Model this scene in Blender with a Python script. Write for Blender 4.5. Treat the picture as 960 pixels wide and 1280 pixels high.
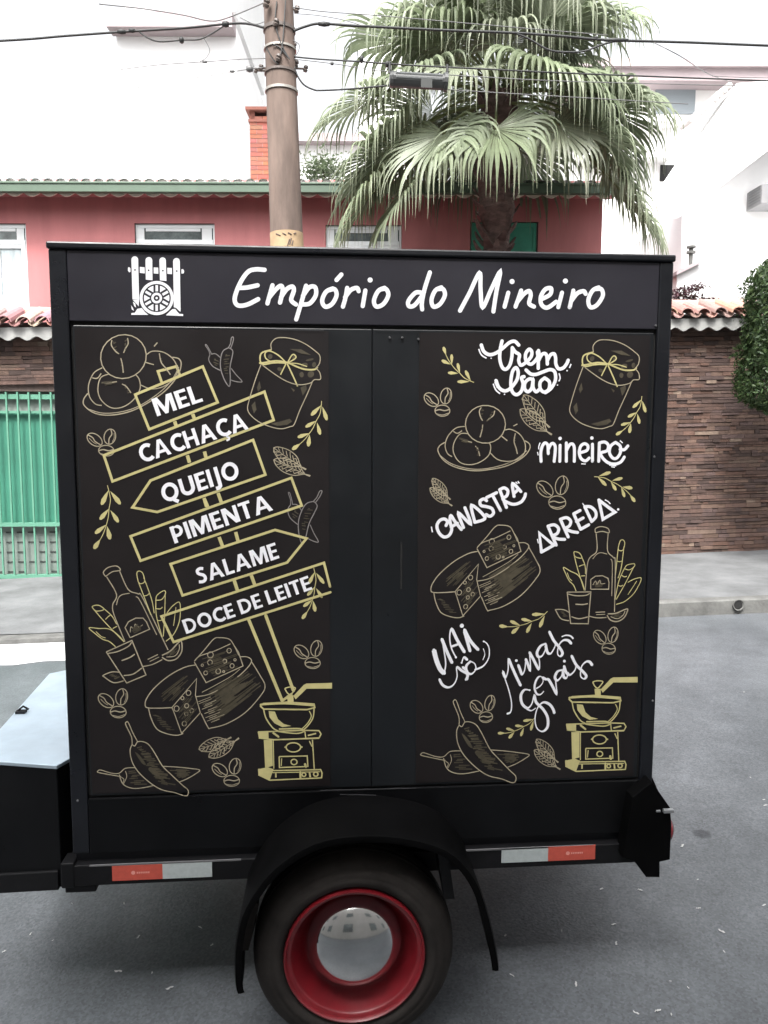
import bpy, bmesh, math, random
from mathutils import Vector, Matrix
R_ = math.radians
random.seed(11)
S = bpy.context.scene
for o in list(bpy.data.objects):
    bpy.data.objects.remove(o, do_unlink=True)

# ------------------------------------------------------------------ camera
YAW, PITCH, ROLL = R_(4.596), R_(-6.026), R_(0.189)
CAM = Vector((0, 0, 1.76)); FPX = 960.0
fw = Vector((math.sin(YAW)*math.cos(PITCH), math.cos(YAW)*math.cos(PITCH), math.sin(PITCH)))
rt = Vector((math.cos(YAW), -math.sin(YAW), 0)); up = rt.cross(fw)
rt, up = rt*math.cos(ROLL)+up*math.sin(ROLL), up*math.cos(ROLL)-rt*math.sin(ROLL)
cd = bpy.data.cameras.new('camera'); co = bpy.data.objects.new('camera', cd)
S.collection.objects.link(co); S.camera = co
co.matrix_world = Matrix(((rt.x, up.x, -fw.x, CAM.x), (rt.y, up.y, -fw.y, CAM.y), (rt.z, up.z, -fw.z, CAM.z), (0, 0, 0, 1)))
cd.sensor_fit = 'VERTICAL'; cd.sensor_height = 36; cd.lens = 36*FPX/1280
cd.clip_start = 0.05; cd.clip_end = 900

# ------------------------------------------------------------------ sky, sun, exposure
SUN_EL, SUN_AZ = R_(56), R_(200)          # azimuth clockwise from +Y
w = bpy.data.worlds.new('World'); S.world = w; w.use_nodes = True
nt = w.node_tree; bg = nt.nodes['Background']
sky = nt.nodes.new('ShaderNodeTexSky'); sky.sky_type = 'NISHITA'; sky.sun_disc = False
sky.sun_elevation = SUN_EL; sky.sun_rotation = SUN_AZ
sky.air_density = 1.0; sky.dust_density = 7.0; sky.ozone_density = 1.0
hs = nt.nodes.new('ShaderNodeHueSaturation'); hs.inputs['Saturation'].default_value = 0.12
nt.links.new(sky.outputs[0], hs.inputs['Color']); nt.links.new(hs.outputs[0], bg.inputs[0])
bg.inputs[1].default_value = 0.15
sd = bpy.data.lights.new('sun', 'SUN'); sd.energy = 1.5; sd.angle = R_(12); sd.color = (1, .965, .92)
so = bpy.data.objects.new('sun', sd); S.collection.objects.link(so)
sdir = Vector((math.sin(SUN_AZ)*math.cos(SUN_EL), math.cos(SUN_AZ)*math.cos(SUN_EL), math.sin(SUN_EL)))
so.rotation_euler = sdir.to_track_quat('Z', 'Y').to_euler(); so.location = sdir*30
S.view_settings.view_transform = 'Standard'; S.view_settings.look = 'None'
S.view_settings.gamma = 1; S.view_settings.use_curve_mapping = False
S.view_settings.exposure = 1.76
S.cycles.use_denoising = True
S.cycles.max_bounces = 6

# ------------------------------------------------------------------ pixel -> place helpers (960 x 1280 photograph)
def ray(px, py): return fw + rt*((px-480)/FPX) - up*((py-640)/FPX)
def ony(px, py, y): d = ray(px, py); return CAM + d*(y/d.y)
def onz(px, py, z): d = ray(px, py); return CAM + d*((z-CAM.z)/d.z)
FH = Vector((math.sin(YAW), math.cos(YAW), 0)); RH = Vector((math.cos(YAW), -math.sin(YAW), 0))
def onD(px, py, D): d = ray(px, py); return CAM + d*(D/d.dot(FH))
def cw(X, D, z): v = RH*X + FH*D; return Vector((v.x, v.y, z))          # street-square frame of the far houses
def XD(px, py, D): p = onD(px, py, D); return p.dot(RH), p.z
def road_z(x): return 0.025*x

# ------------------------------------------------------------------ materials
def lin(r, g, b):
    f = lambda c: (c/255/12.92) if c/255 <= .04045 else ((c/255+.055)/1.055)**2.4
    return (f(r), f(g), f(b))
def mat(name, col, rough=.6, metal=0, var=0, scale=6, bump=0, bscale=None, col2=None, spec=.5, detail=6, stretch=None, coat=0):
    m = bpy.data.materials.new(name); m.use_nodes = True; t = m.node_tree; b = t.nodes['Principled BSDF']
    b.inputs['Roughness'].default_value = rough; b.inputs['Metallic'].default_value = metal
    b.inputs['Specular IOR Level'].default_value = spec
    if coat: b.inputs['Coat Weight'].default_value = coat; b.inputs['Coat Roughness'].default_value = .12
    c = (*col, 1)
    tc = t.nodes.new('ShaderNodeTexCoord'); vec = tc.outputs['Object']
    if stretch:
        mp = t.nodes.new('ShaderNodeMapping'); mp.inputs['Scale'].default_value = stretch
        t.links.new(vec, mp.inputs[0]); vec = mp.outputs[0]
    if var or col2:
        n = t.nodes.new('ShaderNodeTexNoise'); n.inputs['Scale'].default_value = scale; n.inputs['Detail'].default_value = detail
        n.inputs['Roughness'].default_value = .65
        t.links.new(vec, n.inputs['Vector'])
        r = t.nodes.new('ShaderNodeValToRGB'); t.links.new(n.outputs['Fac'], r.inputs[0])
        r.color_ramp.elements[0].position = .32; r.color_ramp.elements[1].position = .68
        c2 = col2 or tuple(x*(1-var) for x in col); c1 = col if col2 else tuple(min(1, x*(1+var)) for x in col)
        r.color_ramp.elements[0].color = (*c2, 1); r.color_ramp.elements[1].color = (*c1, 1)
        t.links.new(r.outputs[0], b.inputs['Base Color'])
    else:
        b.inputs['Base Color'].default_value = c
    if bump:
        n2 = t.nodes.new('ShaderNodeTexNoise'); n2.inputs['Scale'].default_value = bscale or scale*6; n2.inputs['Detail'].default_value = 5
        t.links.new(vec, n2.inputs['Vector'])
        bn = t.nodes.new('ShaderNodeBump'); bn.inputs['Strength'].default_value = bump; bn.inputs['Distance'].default_value = .01
        t.links.new(n2.outputs['Fac'], bn.inputs['Height']); t.links.new(bn.outputs[0], b.inputs['Normal'])
    return m
def mat_attr(name, rough=.8, bump=.3, bscale=60, var=.25, spec=.4):
    """colour of each stone / tile / leaf from the mesh's own colour attribute, times a little noise"""
    m = mat(name, (.5, .5, .5), rough, var=var, scale=14, bump=bump, bscale=bscale, spec=spec)
    t = m.node_tree; b = t.nodes['Principled BSDF']; src = b.inputs['Base Color'].links[0].from_socket
    a = t.nodes.new('ShaderNodeAttribute'); a.attribute_name = 'tint'
    mx = t.nodes.new('ShaderNodeMix'); mx.data_type = 'RGBA'; mx.blend_type = 'MULTIPLY'; mx.inputs[0].default_value = 1
    g = t.nodes.new('ShaderNodeMix'); g.data_type = 'RGBA'; g.blend_type = 'ADD'; g.inputs[0].default_value = 1
    t.links.new(src, g.inputs[6]); g.inputs[7].default_value = (.5, .5, .5, 1)
    t.links.new(a.outputs['Color'], mx.inputs[6]); t.links.new(g.outputs[2], mx.inputs[7])
    t.links.new(mx.outputs[2], b.inputs['Base Color'])
    return m

M = {}
M['black'] = mat('black_paint', (.0075, .0085, .0115), .36, var=.35, scale=2.5, bump=.07, bscale=18, spec=.4)
M['blackshaded'] = mat('shaded_black_paint', (.0032, .0034, .0041), .42, var=.4, scale=3, bump=.10, bscale=6, spec=.22)  # body black darkened: the dim ground reflection low down is put into the colour
M['fenderp'] = mat('fender_paint', (.0024, .0024, .0026), .55, var=.5, scale=5, bump=.08, bscale=14, spec=.05)
M['black2'] = mat('black_hatch_paint', (.0075, .009, .011), .40, var=.35, scale=1.8, bump=.12, bscale=3.5, spec=.4)
M['vinyl'] = mat('brown_black_vinyl', (.0122, .0098, .0102), .45, var=.12, scale=4, bump=.02, bscale=30, spec=.35)
M['headvinyl'] = mat('header_vinyl', (.022, .021, .028), .42, var=.15, scale=4, bump=.02, bscale=30, spec=.35)
M['gold'] = mat('gold_print', lin(197, 188, 132), .55, var=.1, scale=20)
M['cream'] = mat('cream_line_print', lin(170, 160, 136), .55, var=.15, scale=25)
M['grayline'] = mat('grey_line_print', lin(128, 124, 122), .55, var=.2, scale=25)
M['shade'] = mat('brown_shade_print', lin(74, 68, 54), .55, var=.3, scale=40)
M['white'] = mat('white_print', (.86, .86, .90), .5, var=.04, scale=20)
M['rubber'] = mat('tyre_rubber', (.025, .0215, .0195), .85, var=.45, scale=7, bump=.15, bscale=50, spec=.3)
M['redrim'] = mat('red_rim_paint', (.19, .006, .012), .38, var=.2, scale=8, coat=.3)
M['chrome'] = mat('chrome', (.62, .63, .63), .13, 1, var=.08, scale=9, bump=.03, bscale=14)
M['galv'] = mat('galvanised_sheet', (.50, .60, .68), .42, .6, var=.12, scale=5, bump=.12, bscale=5)
M['blackmetal'] = mat('black_chassis', (.006, .006, .007), .5, var=.3, scale=8, bump=.1, bscale=40, spec=.25)
M['redstrip'] = mat('red_reflector', lin(190, 84, 70), .4, var=.08, scale=60)
M['whitestrip'] = mat('white_reflector', lin(176, 184, 184), .4, var=.08, scale=60)
M['stripmark'] = mat('reflector_print', lin(222, 150, 140), .4)
M['redlens'] = mat('red_lens', (.18, .01, .015), .15, coat=.6)
M['scratch'] = mat('bare_edge_metal', (.35, .35, .36), .4, .6)
M['bolt'] = mat('bolt_metal', (.3, .3, .31), .35, .9)
M['conc_walk'] = mat('pavement_concrete', (.115, .119, .122), .85, var=.30, scale=2.2, bump=.35, bscale=40)
M['kerbm'] = mat('kerb_concrete', (.105, .105, .10), .85, var=.35, scale=5, bump=.4, bscale=35)
M['gutter'] = mat('gutter_concrete', (.52, .53, .54), .6, var=.2, scale=2.5, bump=.2, bscale=30)
M['pink'] = mat('pink_render', (.41, .15, .152), .8, var=.11, scale=1.6, bump=.15, bscale=30, stretch=(1.6, 1.6, .3))
M['greenmetal'] = mat('green_gutter', lin(72, 90, 75), .5, var=.12, scale=3)
M['valance'] = mat('cream_valance', (.66, .60, .52), .6, var=.12, scale=6)
M['wvalance'] = mat('grey_white_valance', (.29, .29, .28), .6, var=.25, scale=6)
M['winframe'] = mat('white_window_frame', (.70, .73, .74), .4, var=.04, scale=5)
M['pane'] = mat('curtained_glass', (.42, .48, .50), .12, var=.35, scale=2.2, stretch=(3, 1, .4))
M['darkpane'] = mat('dark_glass', (.09, .11, .11), .1, var=.5, scale=5)
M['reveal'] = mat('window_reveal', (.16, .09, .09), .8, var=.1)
M['teal'] = mat('teal_shutter', (.045, .27, .19), .5, var=.12, scale=4)
M['greengate'] = mat('green_gate_sheet', (.038, .175, .118), .5, var=.12, scale=2)
M['gatebar'] = mat('pale_green_bars', (.09, .235, .165), .5, var=.1, scale=4)
M['gategrey'] = mat('grey_gate_panel', (.17, .205, .185), .55, var=.15, scale=4)
M['dark'] = mat('dark_gap', (.012, .012, .012), .9)
M['stone'] = mat_attr('stone_strips', .85, .5, 70, var=.5)
M['mortar'] = mat('mortar', (.10, .075, .065), .9, var=.3, scale=10)
M['tile'] = mat_attr('clay_tiles', .75, .35, 50)
M['brick'] = mat_attr('chimney_brick', .85, .3, 60)
M['pole'] = mat('pole_concrete', (.132, .096, .079), .85, var=.5, scale=3.5, bump=.4, bscale=25, stretch=(1, 1, .22))
M['poleband'] = mat('yellow_pole_paint', (.34, .24, .14), .8, var=.18, scale=9)
M['strap'] = mat('steel_strap', (.33, .31, .28), .4, .5)
M['cable'] = mat('cable_rubber', (.02, .021, .021), .6)
M['wire'] = mat('thin_wire', (.12, .12, .12), .5)
M['splice'] = mat('splice_plastic', (.035, .037, .037), .45, var=.2)
M['insul'] = mat('insulator', (.10, .08, .07), .4)
M['trunk'] = mat('palm_trunk', (.085, .055, .05), .95, var=.45, scale=9, bump=.8, bscale=25, stretch=(1, 1, 3))
M['whitewall'] = mat('white_paint_wall', (.80, .80, .80), .75, var=.02, scale=1, bump=.05)
M['offwhite'] = mat('offwhite_wall', (.74, .73, .72), .8, var=.04, scale=.8)
M['mauve'] = mat('mauve_slab', (.34, .285, .295), .8, var=.06, scale=1)
M['bluewin'] = mat('blue_grey_shutter', (.22, .25, .27), .5, var=.06, stretch=(.1, .1, 8))
M['bark'] = mat('bark', (.10, .075, .055), .9, var=.3, scale=10, bump=.6)
M['scrap'] = mat('white_scrap', (.55, .55, .54), .8, var=.1)
M['beige'] = mat('beige_render', (.40, .385, .36), .85, var=.1, scale=1)
M['acgrille'] = mat('grille_grey', (.14, .145, .15), .5, var=.1)

def worn_gloss(m, lo, hi, sc):
    """patchy sheen: handled, dusty and wiped areas of the paint"""
    t = m.node_tree; b = t.nodes['Principled BSDF']; tc = t.nodes.new('ShaderNodeTexCoord')
    n = t.nodes.new('ShaderNodeTexNoise'); n.inputs['Scale'].default_value = sc; n.inputs['Detail'].default_value = 7; n.inputs['Roughness'].default_value = .7
    r = t.nodes.new('ShaderNodeMapRange'); r.inputs[1].default_value = .3; r.inputs[2].default_value = .7; r.inputs[3].default_value = lo; r.inputs[4].default_value = hi
    t.links.new(tc.outputs['Object'], n.inputs['Vector']); t.links.new(n.outputs['Fac'], r.inputs[0]); t.links.new(r.outputs[0], b.inputs['Roughness'])
for k, lo, hi, sc in (('black', .22, .55, 3), ('black2', .22, .58, 2.2), ('blackshaded', .25, .6, 3.5), ('headvinyl', .3, .52, 3), ('vinyl', .32, .55, 3), ('rubber', .7, .95, 6), ('redrim', .28, .55, 9), ('chrome', .06, .15, 7), ('galv', .3, .55, 3)): worn_gloss(M[k], lo, hi, sc)

def leafmat(name, c1, c2, rough=.45):
    m = mat_attr(name, rough, 0, var=.22, spec=.45)
    t = m.node_tree; b = t.nodes['Principled BSDF']
    src = b.inputs['Base Color'].links[0].from_socket
    tr = t.nodes.new('ShaderNodeBsdfTranslucent'); mx = t.nodes.new('ShaderNodeMixShader'); mx.inputs[0].default_value = .36
    t.links.new(src, tr.inputs[0]); t.links.new(b.outputs[0], mx.inputs[1]); t.links.new(tr.outputs[0], mx.inputs[2])
    t.links.new(mx.outputs[0], t.nodes['Material Output'].inputs[0])
    return m
M['palm'] = leafmat('palm_leaf', None, None)
M['leaf'] = leafmat('ficus_leaf', None, None, .5)

def asphalt():
    m = bpy.data.materials.new('asphalt'); m.use_nodes = True; t = m.node_tree; b = t.nodes['Principled BSDF']
    N = t.nodes.new; L = t.links.new
    tc = N('ShaderNodeTexCoord')
    big = N('ShaderNodeTexNoise'); big.inputs['Scale'].default_value = .9; big.inputs['Detail'].default_value = 8; big.inputs['Roughness'].default_value = .6
    fine = N('ShaderNodeTexNoise'); fine.inputs['Scale'].default_value = 90; fine.inputs['Detail'].default_value = 4
    vor = N('ShaderNodeTexVoronoi'); vor.inputs['Scale'].default_value = 130
    for n in (big, fine, vor): L(tc.outputs['Object'], n.inputs['Vector'])
    r1 = N('ShaderNodeValToRGB'); L(big.outputs['Fac'], r1.inputs[0])
    r1.color_ramp.elements[0].position = .3; r1.color_ramp.elements[0].color = (.074, .081, .088, 1)
    r1.color_ramp.elements[1].position = .72; r1.color_ramp.elements[1].color = (.132, .142, .153, 1)
    r2 = N('ShaderNodeValToRGB'); L(vor.outputs['Color'], r2.inputs[0])
    r2.color_ramp.elements[0].color = (.68, .68, .68, 1); r2.color_ramp.elements[1].color = (1.32, 1.32, 1.33, 1)
    mx = N('ShaderNodeMix'); mx.data_type = 'RGBA'; mx.blend_type = 'MULTIPLY'; mx.inputs[0].default_value = 1
    L(r1.outputs[0], mx.inputs[6]); L(r2.outputs[0], mx.inputs[7])
    med = N('ShaderNodeTexNoise'); med.inputs['Scale'].default_value = 7; med.inputs['Detail'].default_value = 6; L(tc.outputs['Object'], med.inputs['Vector'])
    r4 = N('ShaderNodeValToRGB'); L(med.outputs['Fac'], r4.inputs[0]); r4.color_ramp.elements[0].position = .3; r4.color_ramp.elements[0].color = (.86, .86, .86, 1); r4.color_ramp.elements[1].position = .7; r4.color_ramp.elements[1].color = (1.12, 1.12, 1.12, 1)
    m4 = N('ShaderNodeMix'); m4.data_type = 'RGBA'; m4.blend_type = 'MULTIPLY'; m4.inputs[0].default_value = 1; L(mx.outputs[2], m4.inputs[6]); L(r4.outputs[0], m4.inputs[7])
    spk = N('ShaderNodeTexVoronoi'); spk.inputs['Scale'].default_value = 26; L(tc.outputs['Object'], spk.inputs['Vector'])     # pale grit lying in the surface
    r5 = N('ShaderNodeMapRange'); L(spk.outputs['Distance'], r5.inputs[0]); r5.inputs[1].default_value = .05; r5.inputs[2].default_value = .09; r5.inputs[3].default_value = .55; r5.inputs[4].default_value = 0
    wn = N('ShaderNodeTexWhiteNoise'); L(spk.outputs['Position'], wn.inputs['Vector'])
    gt_ = N('ShaderNodeMath'); gt_.operation = 'GREATER_THAN'; gt_.inputs[1].default_value = .72; L(wn.outputs['Value'], gt_.inputs[0])
    ml = N('ShaderNodeMath'); ml.operation = 'MULTIPLY'; L(r5.outputs[0], ml.inputs[0]); L(gt_.outputs[0], ml.inputs[1])
    m5 = N('ShaderNodeMix'); m5.data_type = 'RGBA'; L(ml.outputs[0], m5.inputs[0]); L(m4.outputs[2], m5.inputs[6]); m5.inputs[7].default_value = (.2, .2, .2, 1)
    mx = m5
    # one dark round oil spot, its own shape on the road
    p = onz(877, 1048, .02)
    mp = N('ShaderNodeVectorMath'); mp.operation = 'SUBTRACT'; mp.inputs[1].default_value = (p.x, p.y, p.z)
    L(tc.outputs['Object'], mp.inputs[0])
    ln = N('ShaderNodeVectorMath'); ln.operation = 'LENGTH'; L(mp.outputs[0], ln.inputs[0])
    ad = N('ShaderNodeMath'); ad.operation = 'MULTIPLY_ADD'; ad.inputs[1].default_value = .02; L(big.outputs['Fac'], ad.inputs[0]); L(ln.outputs['Value'], ad.inputs[2])
    r3 = N('ShaderNodeValToRGB'); L(ad.outputs[0], r3.inputs[0])
    r3.color_ramp.elements[0].position = .045; r3.color_ramp.elements[0].color = (.5, .5, .52, 1)
    r3.color_ramp.elements[1].position = .06; r3.color_ramp.elements[1].color = (1, 1, 1, 1)
    m3 = N('ShaderNodeMix'); m3.data_type = 'RGBA'; m3.blend_type = 'MULTIPLY'; m3.inputs[0].default_value = 1
    L(mx.outputs[2], m3.inputs[6]); L(r3.outputs[0], m3.inputs[7])
    L(m3.outputs[2], b.inputs['Base Color'])
    rr = N('ShaderNodeMapRange'); L(big.outputs['Fac'], rr.inputs[0]); rr.inputs[3].default_value = .46; rr.inputs[4].default_value = .34
    L(rr.outputs[0], b.inputs['Roughness'])
    bn = N('ShaderNodeBump'); bn.inputs['Strength'].default_value = .35; bn.inputs['Distance'].default_value = .005
    L(fine.outputs['Fac'], bn.inputs['Height']); L(bn.outputs[0], b.inputs['Normal'])
    return m
M['asphalt'] = asphalt()

# ------------------------------------------------------------------ mesh building helpers
MTX = {}
class MB:
    def __init__(s): s.v = []; s.f = []; s.c = []; s.col = None
    def add(s, vs, fs):
        k = len(s.v); s.v += [Vector(p) for p in vs]
        for f in fs: s.f.append([i+k for i in f]); s.c.append(s.col)
        return s
    def quad(s, a, b, c, d): return s.add([a, b, c, d], [(0, 1, 2, 3)])
    def hexa(s, p):                       # 8 points: bottom ring 0-3, top ring 4-7
        return s.add(p, [(3, 2, 1, 0), (4, 5, 6, 7), (0, 1, 5, 4), (1, 2, 6, 5), (2, 3, 7, 6), (3, 0, 4, 7)])
    def box(s, x0, x1, y0, y1, z0, z1):
        return s.hexa([(x0, y0, z0), (x1, y0, z0), (x1, y1, z0), (x0, y1, z0), (x0, y0, z1), (x1, y0, z1), (x1, y1, z1), (x0, y1, z1)])
    def cbox(s, X0, X1, D0, D1, z0, z1):   # box square to the far street front
        return s.hexa([cw(X0, D0, z0), cw(X1, D0, z0), cw(X1, D1, z0), cw(X0, D1, z0), cw(X0, D0, z1), cw(X1, D0, z1), cw(X1, D1, z1), cw(X0, D1, z1)])
    def prism(s, poly, d):                 # planar polygon pushed along vector d
        n = len(poly); P = [Vector(p) for p in poly]; d = Vector(d)
        return s.add(P+[p+d for p in P], [tuple(range(n))[::-1], tuple(range(n, 2*n))]+[(i, (i+1) % n, n+(i+1) % n, n+i) for i in range(n)])
    def tube(s, pts, r, n=8, cap=True):
        pts = [Vector(p) for p in pts]; rs = r if isinstance(r, (list, tuple)) else [r]*len(pts)
        k0 = len(s.v); u = None
        for i, p in enumerate(pts):
            t = (pts[min(i+1, len(pts)-1)]-pts[max(i-1, 0)]).normalized()
            if u is None: u = t.orthogonal().normalized()
            u = (u-t*u.dot(t)).normalized(); v = t.cross(u)
            for j in range(n):
                a = 2*math.pi*j/n; s.v.append(p+(u*math.cos(a)+v*math.sin(a))*rs[i])
        for i in range(len(pts)-1):
            for j in range(n):
                s.f.append([k0+i*n+j, k0+i*n+(j+1) % n, k0+(i+1)*n+(j+1) % n, k0+(i+1)*n+j]); s.c.append(s.col)
        if cap:
            s.f.append([k0+j for j in range(n)][::-1]); s.c.append(s.col)
            s.f.append([k0+(len(pts)-1)*n+j for j in range(n)]); s.c.append(s.col)
        return s
    def lathe(s, prof, c, ax, n=48):       # prof: (radius, offset along ax)
        c = Vector(c); ax = Vector(ax).normalized(); u = ax.orthogonal().normalized(); v = ax.cross(u); k = len(s.v); m = len(prof)
        for j in range(n):
            a = 2*math.pi*j/n; d = u*math.cos(a)+v*math.sin(a)
            for r, h in prof: s.v.append(c+d*r+ax*h)
        for j in range(n):
            for i in range(m-1):
                s.f.append([k+j*m+i, k+j*m+i+1, k+((j+1) % n)*m+i+1, k+((j+1) % n)*m+i]); s.c.append(s.col)
        return s
    def build(s, name, m, parent=None, smooth=False, bevel=0, merge=False):
        me = bpy.data.meshes.new(name); W = MTX.get(parent.name) if parent else None
        vs = [W @ p for p in s.v] if W else s.v
        me.from_pydata([tuple(p) for p in vs], [], s.f)
        if any(c is not None for c in s.c):
            at = me.color_attributes.new('tint', 'FLOAT_COLOR', 'CORNER'); i = 0
            for f, c in zip(s.f, s.c):
                for _ in f: at.data[i].color = (*(c or (.5, .5, .5)), 1); i += 1
        bm = bmesh.new(); bm.from_mesh(me)
        if merge: bmesh.ops.remove_doubles(bm, verts=bm.verts, dist=1e-5)
        if not any(c is not None for c in s.c): bmesh.ops.recalc_face_normals(bm, faces=bm.faces)
        bm.to_mesh(me); bm.free()
        me.materials.append(m)
        if smooth:
            for p in me.polygons: p.use_smooth = True
        o = bpy.data.objects.new(name, me); S.collection.objects.link(o)
        if parent: o.parent = parent; MTX[o.name] = MTX[parent.name]
        if bevel:
            b = o.modifiers.new('bevel', 'BEVEL'); b.width = bevel; b.segments = 2; b.limit_method = 'ANGLE'; b.angle_limit = R_(40)
        if smooth and not merge: pass
        return o
def tag(o, label=None, cat=None, group=None, kind=None):
    if label: o['label'] = label
    if cat: o['category'] = cat
    if group: o['group'] = group
    if kind: o['kind'] = kind
    return o
def thing(name, label, cat, loc, rotz=0, group=None):
    o = bpy.data.objects.new(name, None); S.collection.objects.link(o)
    o.location = loc; o.rotation_euler = (0, 0, rotz); o.empty_display_size = .2
    MTX[o.name] = (Matrix.Translation(loc) @ Matrix.Rotation(rotz, 4, 'Z')).inverted()
    return tag(o, label, cat, group)
def recenter(o):                            # put a single-mesh thing's origin at its base
    me = o.data; xs = [v.co for v in me.vertices]
    c = Vector((sum(v.x for v in xs)/len(xs), sum(v.y for v in xs)/len(xs), min(v.z for v in xs)))
    me.transform(Matrix.Translation(-c)); o.location = c
    return o
def smooth_path(P, per=6, closed=False):
    n = len(P); out = []
    if n < 3 and not closed: return P
    rng = range(n) if closed else range(n-1)
    for i in rng:
        if closed: a, b, c, d = P[(i-1) % n], P[i], P[(i+1) % n], P[(i+2) % n]
        else: a, b, c, d = P[max(i-1, 0)], P[i], P[i+1], P[min(i+2, n-1)]
        for k in range(per):
            t = k/per
            out.append(tuple(.5*((2*b[j])+(-a[j]+c[j])*t+(2*a[j]-5*b[j]+4*c[j]-d[j])*t*t+(-a[j]+3*b[j]-3*c[j]+d[j])*t**3) for j in range(len(b))))
    if not closed: out.append(P[-1])
    return out
def shade_angle(o, ang=40):
    for p in o.data.polygons: p.use_smooth = True
    try:
        o.data.set_sharp_from_angle(angle=R_(ang))
    except Exception: pass
    return o

# ================================================================== SETTING
KY, WY = 6.64, 9.0                                  # kerb line, face of the boundary wall
def kerb_h(x):                                      # dropped kerb at the gate, full height further along
    t = min(1, max(0, (x+1.9)/2.6)); t = t*t*(3-2*t); return .05+.085*t
def walk_z(x, y):
    a = road_z(x)+kerb_h(x); b = .155+.028*x; t = (y-KY)/(WY-KY); return a*(1-t)+b*t
g = MB(); g.quad((-160, -120, -4.03), (160, -120, 3.97), (160, 220, 3.97), (-160, 220, -4.03))
tag(g.build('ground', M['kerbm']), kind='structure')
rd = MB(); rd.quad((-60, -1.6, road_z(-60)), (60, -1.6, road_z(60)), (60, KY+.03, road_z(60)), (-60, KY+.03, road_z(-60)))
tag(rd.build('road', M['asphalt']), kind='structure')
gt = MB(); n = 60; random.seed(3)
for i in range(n):                                   # concrete gutter with a ragged edge where asphalt laps over it
    x0, x1 = -30+i, -29+i
    for k in range(5):
        a, b = x0+k*.2, x0+(k+1)*.2
        e = lambda q: 6.08+.05*math.sin(q*3.1)+.03*math.sin(q*11.3+1)
        if a < -.2: gt.quad((a, e(a), road_z(a)+.004), (b, e(b), road_z(b)+.004), (b, KY, road_z(b)+.004), (a, KY, road_z(a)+.004))
tag(gt.build('concrete_road', M['gutter'], merge=True), kind='structure')
kb = MB(); sw = MB()
xs = [-30+i*.5 for i in range(121)]
for a, b in zip(xs, xs[1:]):
    za, zb = road_z(a)+kerb_h(a), road_z(b)+kerb_h(b)
    kb.quad((a, KY, road_z(a)-.05), (b, KY, road_z(b)-.05), (b, KY+.015, zb-.012), (a, KY+.015, za-.012))
    kb.quad((a, KY+.015, za-.012), (b, KY+.015, zb-.012), (b, KY+.03, zb), (a, KY+.03, za))
    kb.quad((a, KY+.03, za), (b, KY+.03, zb), (b, KY+.13, zb+.002), (a, KY+.13, za+.002))
    Y = [KY+.13+(WY+.3-KY-.13)*j/5 for j in range(6)]
    for y0, y1 in zip(Y, Y[1:]):
        q = lambda x, y: walk_z(x, y)+.006*math.sin(x*2.3+y*3)+.004*math.sin(x*7.1-y*5)
        sw.quad((a, y0, q(a, y0)), (b, y0, q(b, y0)), (b, y1, q(b, y1)), (a, y1, q(a, y1)))
tag(kb.build('kerb', M['kerbm'], merge=True), kind='structure')
shade_angle(tag(sw.build('pavement', M['conc_walk'], merge=True), kind='structure'), 30)

# ------------------------------------------------------------------ boundary wall of stone strips with tile coping
GX0, GX1 = -5.3, -1.35                               # gate opening
GTOP = lambda x: ony(40, 487, WY).z+.01*(x+3)
bw = thing('boundary_wall', 'brown stone strip garden wall with clay tile coping behind the trailer', 'wall', (0, WY, 0))
core = MB()
core.box(GX1, 11, WY+.03, WY+.28, -.5, 2.75); core.box(-9, GX0, WY+.03, WY+.28, -.8, 2.5); core.box(GX0-.01, GX1+.01, WY+.035, WY+.27, 2.19, 2.6)
core.hexa([(-9, WY+.032, 2.45), (11, WY+.032, 2.7), (11, WY+.275, 2.7), (-9, WY+.275, 2.45), (-9, WY+.032, 2.68), (11, WY+.032, 3.22), (11, WY+.275, 3.22), (-9, WY+.275, 2.68)])
core.build('wall_core', M['mortar'], bw)
VB0 = lambda x: 2.835+.027*x
st = MB(); random.seed(5)
pal = [(.17, .105, .085), (.14, .09, .075), (.20, .13, .10), (.105, .07, .06), (.23, .16, .125), (.18, .105, .08), (.15, .10, .09), (.09, .058, .05), (.30, .22, .17)]
wts = [9, 8, 7, 5, 3, 7, 8, 3, 1]
row = 0; z = -.42
while z < 3.1:
    x = -9-random.random()*.2; rh = random.choice([.028, .034, .04, .045, .052])
    while x < 11:
        L = random.choice([.07, .1, .13, .16, .2, .25, .32])*random.uniform(.85, 1.15)
        zz = z+.027*(x+L/2); h = rh*random.choice([1, 1, 1, .92, .85])
        top = VB0(x)+.10
        if zz+h < top and zz > road_z(x)-.2 and not (GX0 < x+L/2 < GX1 and zz < GTOP(x)+.02):
            st.col = tuple(c*random.uniform(.8, 1.2) for c in random.choices(pal, wts)[0]) if False else (lambda c, k: tuple(v*k for v in c))(random.choices(pal, wts)[0], random.uniform(.46, .74))
            d = random.choice([0, .003, .006, .01, .016])*random.uniform(.7, 1.2)
            s0, s1 = .027*x, .027*(x+L)
            st.hexa([(x, WY-d, z+s0), (x+L-.002, WY-d, z+s1), (x+L-.002, WY+.05, z+s1), (x, WY+.05, z+s0),
                     (x, WY-d, z+h-.003+s0), (x+L-.002, WY-d, z+h-.003+s1), (x+L-.002, WY+.05, z+h-.003+s1), (x, WY+.05, z+h-.003+s0)])
        x += L
    z += rh
st.build('stone_cladding', M['stone'], bw)
VB = lambda x: 2.835+.027*x                           # bottom of the scalloped board
va = MB(); x = -9.0
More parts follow.
